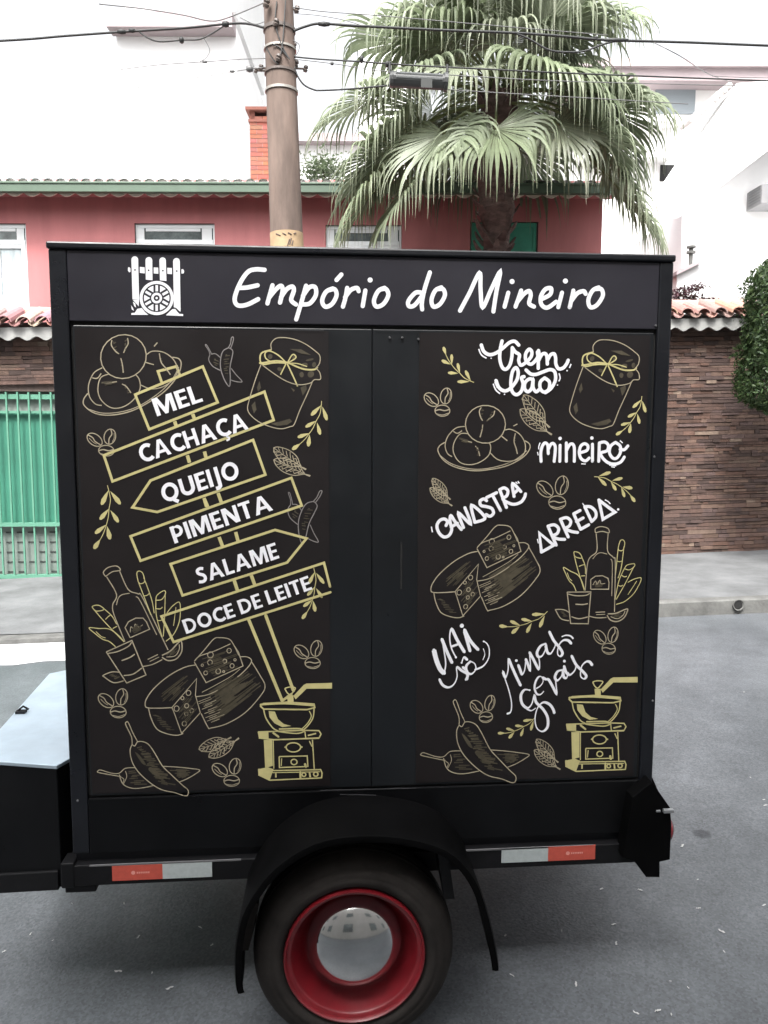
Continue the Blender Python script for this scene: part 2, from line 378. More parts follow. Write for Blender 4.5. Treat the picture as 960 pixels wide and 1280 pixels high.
while x < 11:
    xs_ = [x+i*.2/8 for i in range(9)]
    for a, b in zip(xs_, xs_[1:]):
        f = lambda q: VB(q)-.022*math.cos((q-x)/.2*2*math.pi)
        va.hexa([(a, WY-.20, f(a)), (b, WY-.20, f(b)), (b, WY-.17, f(b)), (a, WY-.17, f(a)),
                 (a, WY-.20, VB(a)+.12), (b, WY-.20, VB(b)+.12), (b, WY-.17, VB(b)+.12), (a, WY-.17, VB(a)+.12)])
    x += .2
va.build('scalloped_board', M['wvalance'], bw)
sof = MB()
sof.hexa([(-9, WY-.17, VB(-9)+.09), (11, WY-.17, VB(11)+.09), (11, WY+.35, VB(11)+.09), (-9, WY+.35, VB(-9)+.09), (-9, WY-.17, VB(-9)+.115), (11, WY-.17, VB(11)+.115), (11, WY+.35, VB(11)+.25), (-9, WY+.35, VB(-9)+.25)])
sof.build('coping_bed', M['mortar'], bw)
tl = MB(); random.seed(9)
def barrel(mb, x, y0, z0, y1, z1, r0, r1, up_=True, n=7, th=.012):
    k = len(mb.v); sgn = 1 if up_ else -1
    for (y, z, r) in ((y0, z0, r0), (y1, z1, r1)):
        for rr in (r, r-th):
            for j in range(n):
                a = math.pi*j/(n-1); mb.v.append(Vector((x-rr*math.cos(a), y, z+sgn*rr*math.sin(a)*.85)))
    def q(*i): mb.f.append([k+t for t in i]); mb.c.append(mb.col)
    for j in range(n-1):
        q(j, j+1, 2*n+j+1, 2*n+j); q(n+j+1, n+j, 3*n+j, 3*n+j+1); q(j+1, j, n+j, n+j+1)
x = -9.0
while x < 11:
    c = random.choice([(.33, .19, .17), (.37, .23, .21), (.29, .16, .145), (.42, .29, .265)])
    tl.col = tuple(v*random.uniform(.85, 1.15) for v in c)
    z = VB(x)+.165+random.uniform(-.006, .006)
    barrel(tl, x, WY-.29+random.uniform(-.015, .015), z, WY+.22, z+.19, .083, .066)
    tl.col = tuple(v*random.uniform(.7, 1.0) for v in c)
    z2 = VB(x+.1)+.175
    barrel(tl, x+.1, WY-.27+random.uniform(-.015, .015), z2, WY+.22, z2+.19, .066, .08, up_=False)
    x += .2
for i in range(50):                                   # ridge tiles
    x = -9+i*.4; tl.col = tuple(v*random.uniform(.8, 1.1) for v in (.42, .25, .22)); k = len(tl.v)
    for xx, r in ((x, .10), (x+.42, .085)):
        for j in range(7):
            a = math.pi*j/6; tl.v.append(Vector((xx, WY+.24-r*math.cos(a), VB(xx)+.33+r*.8*math.sin(a))))
    for j in range(6): tl.f.append([k+j, k+j+1, k+7+j+1, k+7+j]); tl.c.append(tl.col)
tl.build('tile_coping', M['tile'], bw, smooth=False)

# ------------------------------------------------------------------ green gate
gp = [ony(30, y, WY+.1).z for y in (487, 493, 498, 515, 655, 722)]
gate = thing('green_gate', 'green metal street gate with pale vertical bars under the stone lintel', 'gate', (-3.3, WY+.05, .05))
b = MB(); b.box(GX0+.03, GX1-.03, WY+.115, WY+.125, gp[4]+.002, gp[3]); b.build('green_sheet', M['greengate'], gate)
b = MB(); b.box(GX0+.03, GX1-.03, WY+.113, WY+.123, gp[5]+.03, gp[4]-.002); b.build('lower_panel', M['gategrey'], gate)
b = MB(); b.box(GX0+.03, GX1-.03, WY+.116, WY+.126, gp[3]+.002, gp[0]); b.build('upper_panel', mat('gate_upper_panel', (.20, .23, .21), .6, var=.1), gate)
b = MB(); random.seed(2)
for i in range(5):
    z = gp[5]+.06+i*(gp[4]-gp[5]-.05)/5
    x = GX0+.05
    while x < GX1-.1:
        if random.random() < .9: b.box(x+.02, x+.1, WY+.106, WY+.1125, z, z+.016)
        x += .122
b.build('vent_slots', mat('vent_dark', (.04, .045, .042), .8), gate)
b = MB(); x = GX0+.05
while x < GX1-.03:
    b.box(x-.009, x+.009, WY+.03, WY+.05, gp[5]+.03, gp[0]-.03); x += .122
b.build('bar_grille', M['gatebar'], gate)
b = MB(); b.box(GX0+.03, GX1-.03, WY+.052, WY+.09, gp[2]-.01, gp[1]); b.box(GX0+.03, GX1-.03, WY+.052, WY+.09, gp[3]-.015, gp[3]+.012)
b.box(GX0+.03, GX1-.03, WY+.02, WY+.09, gp[4]-.02, gp[4]+.02); b.box(GX0+.03, GX1-.03, WY+.02, WY+.09, gp[5]+.005, gp[5]+.045)
b.build('rails', M['gatebar'], gate)

# ------------------------------------------------------------------ drain pipe in the kerb
dp = ony(922, 756, KY)
t = thing('drain_pipe', 'short white drain pipe end poking out of the kerb with dark bore', 'pipe', (dp.x, KY, dp.z))
b = MB(); b.lathe([(.033, .0), (.047, .0), (.05, .01), (.05, -.012)], (dp.x, KY-.012, dp.z), (0, -1, 0), 24); b.build('pipe_rim', M['kerbm'], t, smooth=True)
b = MB(); b.prism([(dp.x+.040*math.cos(a*math.pi/10), KY-.013, dp.z+.040*math.sin(a*math.pi/10)) for a in range(20)], (0, .006, 0)); b.build('pipe_bore', M['dark'], t)

# ================================================================== PINK HOUSE
HD = 12.5
xz = lambda px, py, D=HD: XD(px, py, D)
hx0, hx1 = xz(-160, 300)[0], xz(752, 300)[0]; hz1 = xz(375, 225)[1]
ph = thing('pink_house', 'pink rendered house with green gutter and scalloped eave board behind wall', 'house', cw((hx0+hx1)/2, HD, 0), -YAW)
ops = []
for (a, b_, c, d) in ((-45, 32, 279, 388), (168, 268, 279, 388), (407, 502, 281, 388), (588, 673, 277, 400)):
    X0 = xz(a, c)[0]; X1 = xz(b_, c)[0]; ops.append((X0, X1, xz(a, d)[1], xz(a, c)[1]))
wl = MB()
gx = sorted({hx0, hx1, *[o[0] for o in ops], *[o[1] for o in ops]}); gz = sorted({-.6, hz1, *[o[2] for o in ops], *[o[3] for o in ops]})
for a, b_ in zip(gx, gx[1:]):
    for c, d in zip(gz, gz[1:]):
        mx_, mz = (a+b_)/2, (c+d)/2
        if any(o[0] < mx_ < o[1] and o[2] < mz < o[3] for o in ops): continue
        wl.quad(cw(a, HD, c), cw(b_, HD, c), cw(b_, HD, d), cw(a, HD, d))
wl.quad(cw(hx1, HD, -.6), cw(hx1, HD+6, -.6), cw(hx1, HD+6, hz1), cw(hx1, HD, hz1))
wl.quad(cw(hx0, HD, -.6), cw(hx0, HD+6, -.6), cw(hx0, HD+6, hz1), cw(hx0, HD, hz1))
wl.quad(cw(hx0, HD+6, -.6), cw(hx1, HD+6, -.6), cw(hx1, HD+6, hz1), cw(hx0, HD+6, hz1))
wl.build('wall', M['pink'], ph)
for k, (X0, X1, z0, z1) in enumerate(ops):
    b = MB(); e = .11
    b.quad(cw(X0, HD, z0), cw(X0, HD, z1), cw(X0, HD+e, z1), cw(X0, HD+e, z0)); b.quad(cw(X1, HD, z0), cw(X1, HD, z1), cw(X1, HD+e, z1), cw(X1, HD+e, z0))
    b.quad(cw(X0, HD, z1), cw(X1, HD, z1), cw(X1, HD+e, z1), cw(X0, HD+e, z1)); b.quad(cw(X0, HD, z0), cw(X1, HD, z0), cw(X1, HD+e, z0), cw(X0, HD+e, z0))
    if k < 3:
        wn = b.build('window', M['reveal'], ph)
        f = MB(); D0, D1 = HD+.045, HD+.10; zt = z1-.30; ft = .035
        f.cbox(X0+.002, X0+ft, D0, D1, z0, z1-.002); f.cbox(X1-ft, X1-.002, D0, D1, z0, z1-.002)
        f.cbox(X0+ft, X1-ft, D0, D1, z1-.06, z1-.002); f.cbox(X0+ft, X1-ft, D0-.01, D1, zt-.01, zt+.06); f.cbox(X0+ft, X1-ft, D0-.01, D1, z0, z0+.06)
        f.cbox(X0+ft, X0+ft+.07, D0-.008, D1, z0+.06, zt-.012); f.cbox(X1-ft-.07, X1-ft, D0-.008, D1, z0+.06, zt-.012)
        f.cbox(X0+ft+.07, X1-ft-.07, D0-.008, D1, zt-.075, zt-.012)
        xm = (X0+X1)/2; f.cbox(xm-.04, xm+.04, D0-.006, D1, z0+.06, zt-.075)
        f.build('frame', M['winframe'], wn, bevel=.004)
        f = MB(); f.cbox(X0+ft, X1-ft, D0+.02, D0+.03, z0+.06, zt); f.build('pane', M['pane'], wn)
        f = MB(); f.cbox(X0+ft, X1-ft, D0+.022, D0+.03, zt+.06, z1-.06); f.build('transom_pane', M['darkpane'], wn)
        f = MB(); f.cbox(X0+ft+.0, X0+ft+(X1-X0)*.08, D0+.005, D0+.02, zt+.062, z1-.062)
        f.cbox(X1-ft-(X1-X0)*.14, X1-ft-.02, D0+.004, D0+.018, zt+.062, z1-.062); f.cbox(X0+ft+(X1-X0)*.1, X1-ft-(X1-X0)*.16, D0+.008, D0+.018, z1-.11, z1-.062); f.build('transom_slat', M['winframe'], wn)
    else:
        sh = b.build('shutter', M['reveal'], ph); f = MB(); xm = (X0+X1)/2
        for a, c in ((X0+.02, xm-.004), (xm+.004, X1-.02)):
            f.cbox(a, a+.05, HD+.03, HD+.07, z0, z1-.01); f.cbox(c-.05, c, HD+.03, HD+.07, z0, z1-.01); f.cbox(a+.05, c-.05, HD+.03, HD+.07, z1-.07, z1-.01)
            f.cbox(a+.05, c-.05, HD+.045, HD+.065, z0, z1-.07)
            f.cbox((a+c)/2-.006, (a+c)/2+.006, HD+.04, HD+.06, z0, z1-.07)
        f.build('shutter_leaf', M['teal'], sh)
# roof, gutter, board
rz = xz(375, 229, HD-.45)[1]
b = MB(); A0, A1 = hx0-.3, hx1+.15
b.hexa([cw(A0, HD-.45, rz-.05), cw(A1, HD-.45, rz-.05), cw(A1, HD+3, rz+.45), cw(A0, HD+3, rz+.45), cw(A0, HD-.45, rz-.02), cw(A1, HD-.45, rz-.02), cw(A1, HD+3, rz+.5), cw(A0, HD+3, rz+.5)])
b.hexa([cw(A0, HD+3.001, rz+.45), cw(A1, HD+3.001, rz+.45), cw(A1, HD+6.4, rz-.05), cw(A0, HD+6.4, rz-.05), cw(A0, HD+3.001, rz+.5), cw(A1, HD+3.001, rz+.5), cw(A1, HD+6.4, rz-.02), cw(A0, HD+6.4, rz-.02)])
roof = b.build('roof', M['offwhite'], ph)
b = MB(); random.seed(21); X = A0+.1
while X < A1:                                         # pale tile rows running up the slope
    c = random.choice([(.66, .64, .62), (.72, .71, .70), (.58, .55, .53)]); b.col = c; k = len(b.v)
    for D, z in ((HD-.50, rz-.0), (HD+3, rz+.52)):
        for j in range(6):
            a = math.pi*j/5; b.v.append(cw(X-.075*math.cos(a), D, z+.045*math.sin(a)))
    for j in range(5): b.f.append([k+j, k+j+1, k+6+j+1, k+6+j]); b.c.append(b.col)
    X += .19
b.build('roof_tiles', M['tile'], roof)
zg0, zg1 = xz(375, 240.5, HD-.5)[1], xz(375, 228, HD-.5)[1]
b = MB(); b.cbox(A0, A1, HD-.5, HD-.40, zg0, zg1); b.cbox(A0, A1, HD-.515, HD-.5, zg1-.03, zg1+.004); b.build('gutter', M['greenmetal'], ph, bevel=.008)
b = MB(); per = 20.2/960*HD; X = A0
zb = xz(375, 243, HD-.39)[1]
while X < A1:
    for i in range(8):
        a, c = X+per*i/8, X+per*(i+1)/8; f = lambda q: zb+.012-.055*abs(math.sin((q-X)/per*math.pi))
        b.hexa([cw(a, HD-.395, f(a)), cw(c, HD-.395, f(c)), cw(c, HD-.37, f(c)), cw(a, HD-.37, f(a)), cw(a, HD-.395, zg0+.03), cw(c, HD-.395, zg0+.03), cw(c, HD-.37, zg0+.03), cw(a, HD-.37, zg0+.03)])
    X += per
b.build('scalloped_eave_board', M['valance'], ph)
b = MB(); b.cbox(A0, A1, HD-.37, HD-.002, zg0+.06, zg0+.075); b.build('soffit', M['pink'], ph)
# chimney
cX0, cz = xz(313, 225, 14); cX1 = xz(345, 225, 14)[0]; cz1 = xz(313, 150, 14)[1]
b = MB(); random.seed(4); z = cz-.5
while z < cz1:
    for i in range(2):
        for (q0, q1) in (((cX0, cX0+.22), (cX0+.22, cX1)) if int(z/.075) % 2 else ((cX0, cX0+.12), (cX0+.12, cX1-.08), (cX1-.08, cX1))):
            b.col = tuple(v*random.uniform(.8, 1.15) for v in (.25, .085, .06)); b.cbox(q0+.004, q1-.004, 14, 14.4, z, z+.066)
        break
    z += .075
ch = b.build('chimney', M['brick'], roof)
b = MB(); b.cbox(cX0+.01, cX1-.01, 14.01, 14.39, cz-.5, cz1); b.build('chimney_mortar', M['mauve'], roof)
zc0, zc1 = xz(313, 148, 14)[1], xz(313, 135, 14)[1]
b = MB(); b.col = (.16, .06, .045); b.cbox(cX0-.06, cX1+.06, 13.93, 14.46, zc1-.05, zc1)
for a in (cX0, cX1-.09): b.cbox(a, a+.09, 14, 14.4, zc0-.02, zc1-.05)
b.cbox(cX0-.02, cX1+.02, 13.98, 14.42, zc0-.06, zc0-.02)
b.build('chimney_cap', M['brick'], roof)

# ================================================================== NEIGHBOURS ON THE RIGHT AND FAR BACK
def px_poly(mb, pts, D, depth):
    P = [onD(x, y, D) for x, y in pts]; mb.prism(P, FH*depth); return mb
wh = thing('white_gable_house', 'white house with steep sloping gable roof beyond the clipped ficus tree', 'house', onD(900, 600, 15), 0)
b = MB(); px_poly(b, [(852, 620), (852, 262), (872, 250), (960, 180), (1100, 80), (1300, 80), (1300, 620)], 15.0, 6); b.build('wall', M['whitewall'], wh)
b = MB(); px_poly(b, [(838, 226), (921, 104), (1000, 98), (1300, 60), (1300, 66), (1090, 90), (960, 188), (868, 258), (838, 262)], 14.2, .75); b.build('roof_verge', M['whitewall'], wh)
b = MB()
for i in range(9):
    t_ = i/9; x_, y_ = 866+t_*52, 149-t_*48
    b.col = (.62, .60, .58); p = onD(x_, y_, 14.1); b.tube([p, p+FH*.5+Vector((0, 0, .05))], .05, 8)
b.build('verge_tiles', M['tile'], wh)
b = MB(); px_poly(b, [(846, 420), (846, 342), (876, 327), (876, 420)], 12.9, 2); px_poly(b, [(876.3, 420), (876.3, 330), (1100, 330), (1100, 420)], 13.2, 2); b.build('lean_to', M['whitewall'], wh)
b = MB(); px_poly(b, [(846, 343.5), (846, 339), (876.5, 324), (876.5, 328.5)], 12.8, .3); b.build('lean_to_verge', M['mauve'], wh)
p = onD(863, 332, 13.4)
b = MB(); b.tube([p, p+Vector((0, 0, .28))], .035, 10); b.tube([p+Vector((0, 0, .2)), p+Vector((0, 0, .235))], .075, 10); b.tube([p+Vector((0, 0, .29)), p+Vector((0, 0, .32))], .075, 10); b.build('vent_pipe', M['kerbm'], wh)
b = MB(); px_poly(b, [(886, 420), (886, 371), (930, 371), (930, 420)], 10.6, .5)
lw = b.build('parapet_block', mat('grey_render', (.40, .36, .345), .85, var=.08), None); tag(lw, 'low grey rendered block just behind the tiled wall coping', 'parapet')
ac = thing('air_conditioner', 'white window air conditioner on the white house wall', 'air conditioner', onD(950, 258, 14.9))
X0, z1 = XD(948, 233, 14.6); _, z0 = XD(948, 257, 14.6)
Xs = XD(936, 245, 14.6)[0]
b = MB(); b.hexa([cw(X0, 14.45, z0), cw(X0+.55, 14.45, z0), cw(X0+.55, 15.0, z0), cw(X0-.02, 15.0, z0), cw(X0, 14.45, z1), cw(X0+.55, 14.45, z1), cw(X0+.55, 15.0, z1), cw(X0-.02, 15.0, z1)])
b.build('casing', mat('ac_casing', (.2, .2, .205), .5, var=.08), ac, bevel=.01)
b = MB()
for i in range(7): b.cbox(X0+.12, X0+.53, 14.43, 14.448, z0+.04+i*.045, z0+.065+i*.045)
b.build('front_grille', M['acgrille'], ac)
b = MB()
for i in range(6): b.hexa([cw(X0-.012, 14.5, z0+.05+i*.05), cw(X0-.002, 14.5, z0+.05+i*.05), cw(X0-.018, 14.9, z0+.05+i*.05), cw(X0-.03, 14.9, z0+.05+i*.05), cw(X0-.012, 14.5, z0+.08+i*.05), cw(X0-.002, 14.5, z0+.08+i*.05), cw(X0-.018, 14.9, z0+.08+i*.05), cw(X0-.03, 14.9, z0+.08+i*.05)])
b.build('side_grille', M['acgrille'], ac)

ap = thing('apartment_block', 'pale apartment block with mauve roof slabs behind the palm', 'building', onD(850, 600, 24))
def slab(mb, x0, x1, y0, y1, D0, D1):
    X0, za = XD(x0, y0, D0); X1, _ = XD(x1, y0, D0); _, zb_ = XD(x0, y1, D0); mb.cbox(X0, X1, D0, D1, zb_, za); return mb
b = MB(); slab(b, 722, 1250, 101, 640, 24, 34); b.build('wall', M['offwhite'], ap)
b = MB(); slab(b, 716, 1250, 72, 82, 23.2, 34.2); slab(b, 718, 1250, 84, 100, 23.35, 34.1); b.build('roof_slab', M['mauve'], ap)
b = MB(); slab(b, 720, 1250, 82, 84, 23.6, 34); b.build('slab_joint', M['reveal'], ap)
wn = slab(MB(), 820, 870, 104, 142, 23.95, 24.02).build('window', M['bluewin'], ap)
underside_shade = slab(MB(), 826, 866, 206, 226, 23.95, 24.02).build('window', M['dark'], ap)  # no window: dark patch painted for the shaded underside by the neighbouring roof
b = MB(); slab(b, 722, 850, 143, 150, 23.4, 23.998); slab(b, 722, 840, 190, 196, 23.4, 23.998); b.build('balcony_slab', M['whitewall'], ap)
# faint pale buildings washed out by the bright sky
tw = thing('pale_tower', 'washed out white apartment tower with overhanging balconies beyond the chimney', 'building', onD(300, 600, 42))
slab(MB(), 145, 575/2+8, 34, 640, 42, 52).build('wall', M['whitewall'], tw)
b = MB(); slab(b, 132, 290, 14, 33, 41, 41.99); slab(b, 132, 290, -60, -35, 41, 41.99); b.build('balcony', M['mauve'], tw)
slab(MB(), 150, 290, -200, 13.5, 42, 52).build('upper_wall', M['whitewall'], tw)
tw2 = thing('grey_tower', 'pale grey tower corner showing above the cables between pole and palm', 'building', onD(470, 600, 46))
slab(MB(), 444, 520, -260, 34, 46, 56).build('upper_wall', mat('tower_grey', (.40, .41, .40), .8, var=.05), tw2)
slab(MB(), 448, 516, 34.5, 640, 46.4, 55).build('wall', M['whitewall'], tw2)
fhs = thing('far_house', 'low white far house seen between chimney and palm', 'house', onD(410, 400, 27))
slab(MB(), 372, 470, 176, 420, 27, 33).build('wall', M['whitewall'], fhs)
b = MB(); slab(b, 366, 476, 166, 176, 26.6, 33.4); b.build('roof', M['mauve'], fhs)

# house on the near side of the street, behind the viewer (its shade falls on the near road)
nb = thing('facing_building', 'beige building reflected in the chrome hubcap of the red wheel', 'building', (0, -2.3, 0))
b = MB(); b.box(-13, 13, -10, -2.3, -.5, 9.0); b.build('wall', M['beige'], nb)
for i in range(5):
    for j in range(2):
        b = MB(); b.box(-9.5+i*4, -8.1+i*4, -2.31, -2.28, .9+j*3.0, 2.2+j*3.0); b.build('window', M['darkpane'], nb)

# ================================================================== PALM
PD = 10.7
pc = onD(622, 120, PD)
palm = thing('palm_tree', 'large fan palm with drooping pale green leaves in front of the pink house', 'palm tree', (pc.x, pc.y, .3))
b = MB(); random.seed(8); pts = []; rs = []
for i in range(30):
    z = .1+i*(pc.z-.1)/29; pts.append((pc.x+.03*math.sin(i*.7), pc.y+.03*math.cos(i), z)); rs.append(.185+.02*math.sin(i*2.1)+(.05 if i > 21 else 0))
b.tube(pts, rs, 16)
tk = b.build('trunk', M['trunk'], palm)
b = MB(); random.seed(12)
for i in range(90):                                    # cut leaf bases
    z = 3.6+i*(pc.z-3.5)/90; a = i*2.4; r = .19+(.03 if z > 4.6 else 0)
    c = Vector((pc.x, pc.y, z)); d = Vector((math.cos(a), math.sin(a), 0)); s = Vector((-d.y, d.x, 0)); L = random.uniform(.10, .24)
    w0 = .075; P0 = c+d*(r-.03); P1 = c+d*(r+.05)+Vector((0, 0, L*.55)); P2 = c+d*(r+.10)+Vector((0, 0, L))
    b.hexa([P0-s*w0, P0+s*w0, P0+s*w0-d*.05, P0-s*w0-d*.05, P1-s*w0*.6+d*.02, P1+s*w0*.6+d*.02, P1+s*w0*.6-d*.02, P1-s*w0*.6-d*.02])
    b.hexa([P1-s*w0*.6+d*.02, P1+s*w0*.6+d*.02, P1+s*w0*.6-d*.02, P1-s*w0*.6-d*.02, P2-s*.02+d*.01, P2+s*.02+d*.01, P2+s*.02-d*.01, P2-s*.02-d*.01])
b.build('leaf_bases', M['trunk'], tk)
ZV = Vector((0, 0, 1))
def frond(az, el, pl, R, seed, tint, droopk=1.0):
    rnd = random.Random(seed); b = MB()
    d = Vector((math.cos(az)*math.cos(el), math.sin(az)*math.cos(el), math.sin(el)))
    base = Vector((pc.x, pc.y, pc.z+.35*math.sin(el)-.1))+Vector((d.x, d.y, 0))*.12
    P = []; sag = .38*pl*max(0, math.cos(el))+.05
    for k in range(9):
        t = k/8; P.append(base+d*pl*t-ZV*sag*t*t)
    b.col = tuple(c*.9 for c in (.19, .22, .10)); b.tube(P, [.022-.001*k for k in range(9)], 6)
    T = (P[-1]-P[-2]).normalized(); h = P[-1]
    Sd = T.cross(ZV)
    Sd = Sd.normalized() if Sd.length > .05 else Vector((-math.sin(az), math.cos(az), 0))
    roll = rnd.uniform(-.35, .35); N = Sd.cross(T).normalized()
    Sd = (Sd*math.cos(roll)+N*math.sin(roll)).normalized(); N = Sd.cross(T).normalized()
    n = 46; span = R_(rnd.uniform(255, 285)); dth = span/n
    for i in range(n):
        th = -span/2+dth*(i+.5); f = abs(th)/(span/2)
        dd = (T*math.cos(th)+Sd*math.sin(th)); dd = (dd+N*(.22*f-.05)+N*rnd.uniform(-.02, .02)).normalized()
        sd = (Sd*math.cos(th)-T*math.sin(th)).normalized(); nn = N
        Ri = R*1.2*(1.0-.30*f*f)*rnd.uniform(.85, 1.12); m_ = 13; pos = h+dd*.03; cur = dd.copy(); q0 = rnd.uniform(.75, 1.7)*droopk
        r0_ = rnd.uniform(.32, .46); tw_ = rnd.uniform(.75, 1.25); g_ = rnd.uniform(.0, 1)
        c0 = tuple(c*tw_ for c in tint); prev = None
        for k in range(m_+1):
            r = k/m_; wd = 2*r*Ri*math.sin(dth/2)*1.02 if r < .5 else 2*.5*Ri*math.sin(dth/2)*max(.0, (1-r)/.5)**1.25
            wd = max(wd, .003)
            side = sd*wd*.5; fold = nn*wd*.30
            cr = (pos-side, pos+fold, pos+side)
            if prev:
                tip = max(0, (r-.6)/.4)
                b.col = tuple(c0[j]*(1-.35*tip*g_)+(.42, .42, .32)[j]*.5*tip*g_ for j in range(3))
                b.quad(prev[0], prev[1], cr[1], cr[0]); b.quad(prev[1], prev[2], cr[2], cr[1])
            prev = cr
            if r > r0_:
                q = min(.97, (r-r0_)*2.1*q0); cur = (dd*(1-q)-ZV*q*1.05+sd*rnd.uniform(-.04, .04)).normalized()
                sd = (sd-cur*sd.dot(cur)).normalized(); nn = (nn-cur*nn.dot(cur)); nn = nn.normalized() if nn.length > .01 else sd.cross(cur)
            pos = pos+cur*(Ri/m_)
    return b.build('frond', M['palm'], palm)
random.seed(31)
TINTS = [(.175, .212, .128), (.20, .236, .155), (.148, .186, .106), (.225, .25, .18)]
crown_c = Vector((pc.x, pc.y, pc.z))
fk = 0
for (hx, hy, pl) in ((608, 168, 1.05), (716, 158, 1.15), (508, 158, 1.2), (765, 92, 1.5), (775, 205, 1.65), (470, 205, 1.65), (462, 100, 1.65), (566, 62, 1.0), (690, 60, 1.1), (655, 112, .95), (580, 112, .9), (530, 100, 1.1), (690, 120, 1.0), (480, 165, 1.45), (745, 185, 1.4), (735, 30, 1.5), (500, 40, 1.5), (560, 165, 1.0), (672, 160, .95), (622, 90, .7), (600, 50, .9), (650, 40, 1.0), (745, 120, 1.3), (525, 200, 1.25)):
    h = onD(hx, hy, PD)-crown_c; h.z += .12
    r_ = math.sqrt(max(.02, pl*pl-h.length_squared)); h2 = h-FH*min(r_, .9); fk += 1
    h2.z += .35*pl*max(0, math.hypot(h2.x, h2.y)/max(h2.length, .1))*.5
    el = math.asin(max(-1, min(1, h2.z/h2.length))); az = math.atan2(h2.y, h2.x)
    frond(az, el, pl, random.uniform(.92, 1.12), 300+fk, random.choice(TINTS), 1.0)
NF = 24
for i in range(NF):
    u = (i+.5)/NF; el = R_(84-82*u**.9+random.uniform(-6, 6)); az = i*2.39996+random.uniform(-.2, .2)
    if el < R_(38) and math.cos(az)*-FH.x+math.sin(az)*-FH.y > .1: az += math.pi
    tint = random.choice(TINTS)
    if u > .95: tint = tuple(c*k for c, k in zip(tint, (.8, .72, .7)))
    frond(az, el, random.uniform(.9, 1.3)*(.85 if el < -.3 else 1), random.uniform(.95, 1.2), 100+i, tint, 1.0)

# ------------------------------------------------------------------ clipped ficus in front of the wall, small red plant, far shrubs
def leaf_cloud(b, n, f, size, tints, seed, outward=None):
    rnd = random.Random(seed)
    for i in range(n):
        p, nrm = f(rnd)
        a = Vector((rnd.gauss(0, 1), rnd.gauss(0, 1), rnd.gauss(0, 1))).normalized(); nn = (nrm*.9+a*.8).normalized()
        u = nn.orthogonal().normalized(); ang = rnd.uniform(0, 6.28); v = nn.cross(u); u, v = u*math.cos(ang)+v*math.sin(ang), v*math.cos(ang)-u*math.sin(ang)
        L = size*rnd.uniform(.65, 1.3); W = L*.42
        t = rnd.choice(tints); k = rnd.uniform(.75, 1.25); b.col = tuple(c*k for c in t)
        b.add([p-u*L, p+v*W-u*L*.1, p+u*L+nn*L*.15, p-v*W-u*L*.1], [(0, 1, 2), (0, 2, 3)])
fc = onD(1003, 430, 8.25); ftop, fbot = onD(960, 322, 8.25).z, onD(960, 520, 8.25).z
ft = thing('clipped_ficus_tree', 'dark green clipped ficus tree in front of the brown stone wall', 'tree', (fc.x, fc.y, walk_z(fc.x, fc.y)))
lumps = [(random.Random(k).uniform(-.4, .4), random.Random(k+50).uniform(0, 6.28), random.Random(k+90).uniform(0, 1)) for k in range(14)]
def ficus(rnd):
    t = rnd.random(); a = rnd.uniform(0, 6.283); z = fbot+(ftop+.12-fbot)*t
    prof = min(1, (t/.13)**.5 if t < .13 else 1)*min(1, ((1-t)/.22)**.5 if t > .78 else 1)
    r = .60*prof*(1+.07*math.sin(3*a+5*t)+.06*math.sin(7*a-9*t)+.04*math.sin(13*a+17*t))
    rr = r*(1-abs(rnd.gauss(0, .10)))+(.07*rnd.random() if rnd.random() < .08 else 0)
    d = Vector((math.cos(a), math.sin(a), .5*(t-.4)))
    return Vector((fc.x+rr*d.x, fc.y+rr*d.y, z+rnd.uniform(-.04, .04))), d.normalized()
b = MB(); leaf_cloud(b, 24000, ficus, .028, [(.035, .066, .022), (.045, .08, .027), (.026, .052, .018), (.065, .10, .035)], 77); b.build('crown', M['leaf'], ft)
b = MB(); b.tube([(fc.x, fc.y, walk_z(fc.x, fc.y)-.05), (fc.x+.02, fc.y, 1.1), (fc.x-.01, fc.y, fbot+.3), (fc.x, fc.y, ftop-.4)], [.075, .06, .055, .03], 10)
for k in range(14):
    a = k*2.4; z = fbot+.15+k*.1; b.tube([(fc.x, fc.y, z-.1), (fc.x+.45*math.cos(a), fc.y+.45*math.sin(a), z+.18)], [.022, .008], 5)
b.build('trunk', M['bark'], ft)
rp = onD(860, 372, 10.1)
t = thing('red_leaved_shrub', 'small dark red leaved shrub poking above the wall tiles', 'shrub', (rp.x, rp.y, rp.z-1.2))
def redf(rnd):
    k = rnd.randrange(9); a = k*.75; c = rp+Vector((.16*math.cos(a)*(k % 3+.4)/1.6, .12*math.sin(a), .02+.05*(k % 4)-.05))
    return c+Vector((rnd.gauss(0, .055), rnd.gauss(0, .05), rnd.gauss(0, .02))), Vector((0, 0, 1))
b = MB(); leaf_cloud(b, 520, redf, .03, [(.06, .025, .035), (.09, .035, .045), (.05, .035, .03)], 5); b.build('foliage', M['leaf'], t)
b = MB()
for k in range(9):
    a = k*.75; b.tube([rp+Vector((0, 0, -1.2)), rp+Vector((.05*math.cos(a), .04*math.sin(a), -.25)), rp+Vector((.15*math.cos(a)*(k % 3+.4)/1.6, .12*math.sin(a), .03+.05*(k % 4)-.05))], [.012, .008, .004], 5)
b.build('stem', M['bark'], t)
sp = onD(405, 212, 24)
t = thing('far_shrub', 'pale green far shrub on a roof terrace between pole and palm', 'shrub', (sp.x, sp.y, sp.z-1))
b = MB(); leaf_cloud(b, 1500, lambda r: (sp+Vector((r.gauss(0, .38), r.gauss(0, .3), r.gauss(-.05, .2))), Vector((0, 0, 1))), .07, [(.12, .16, .09), (.15, .18, .12)], 6); b.build('foliage', M['leaf'], t)
b = MB(); b.tube([sp+Vector((0, 0, -3)), sp], [.06, .03], 6); b.build('stem', M['bark'], t)

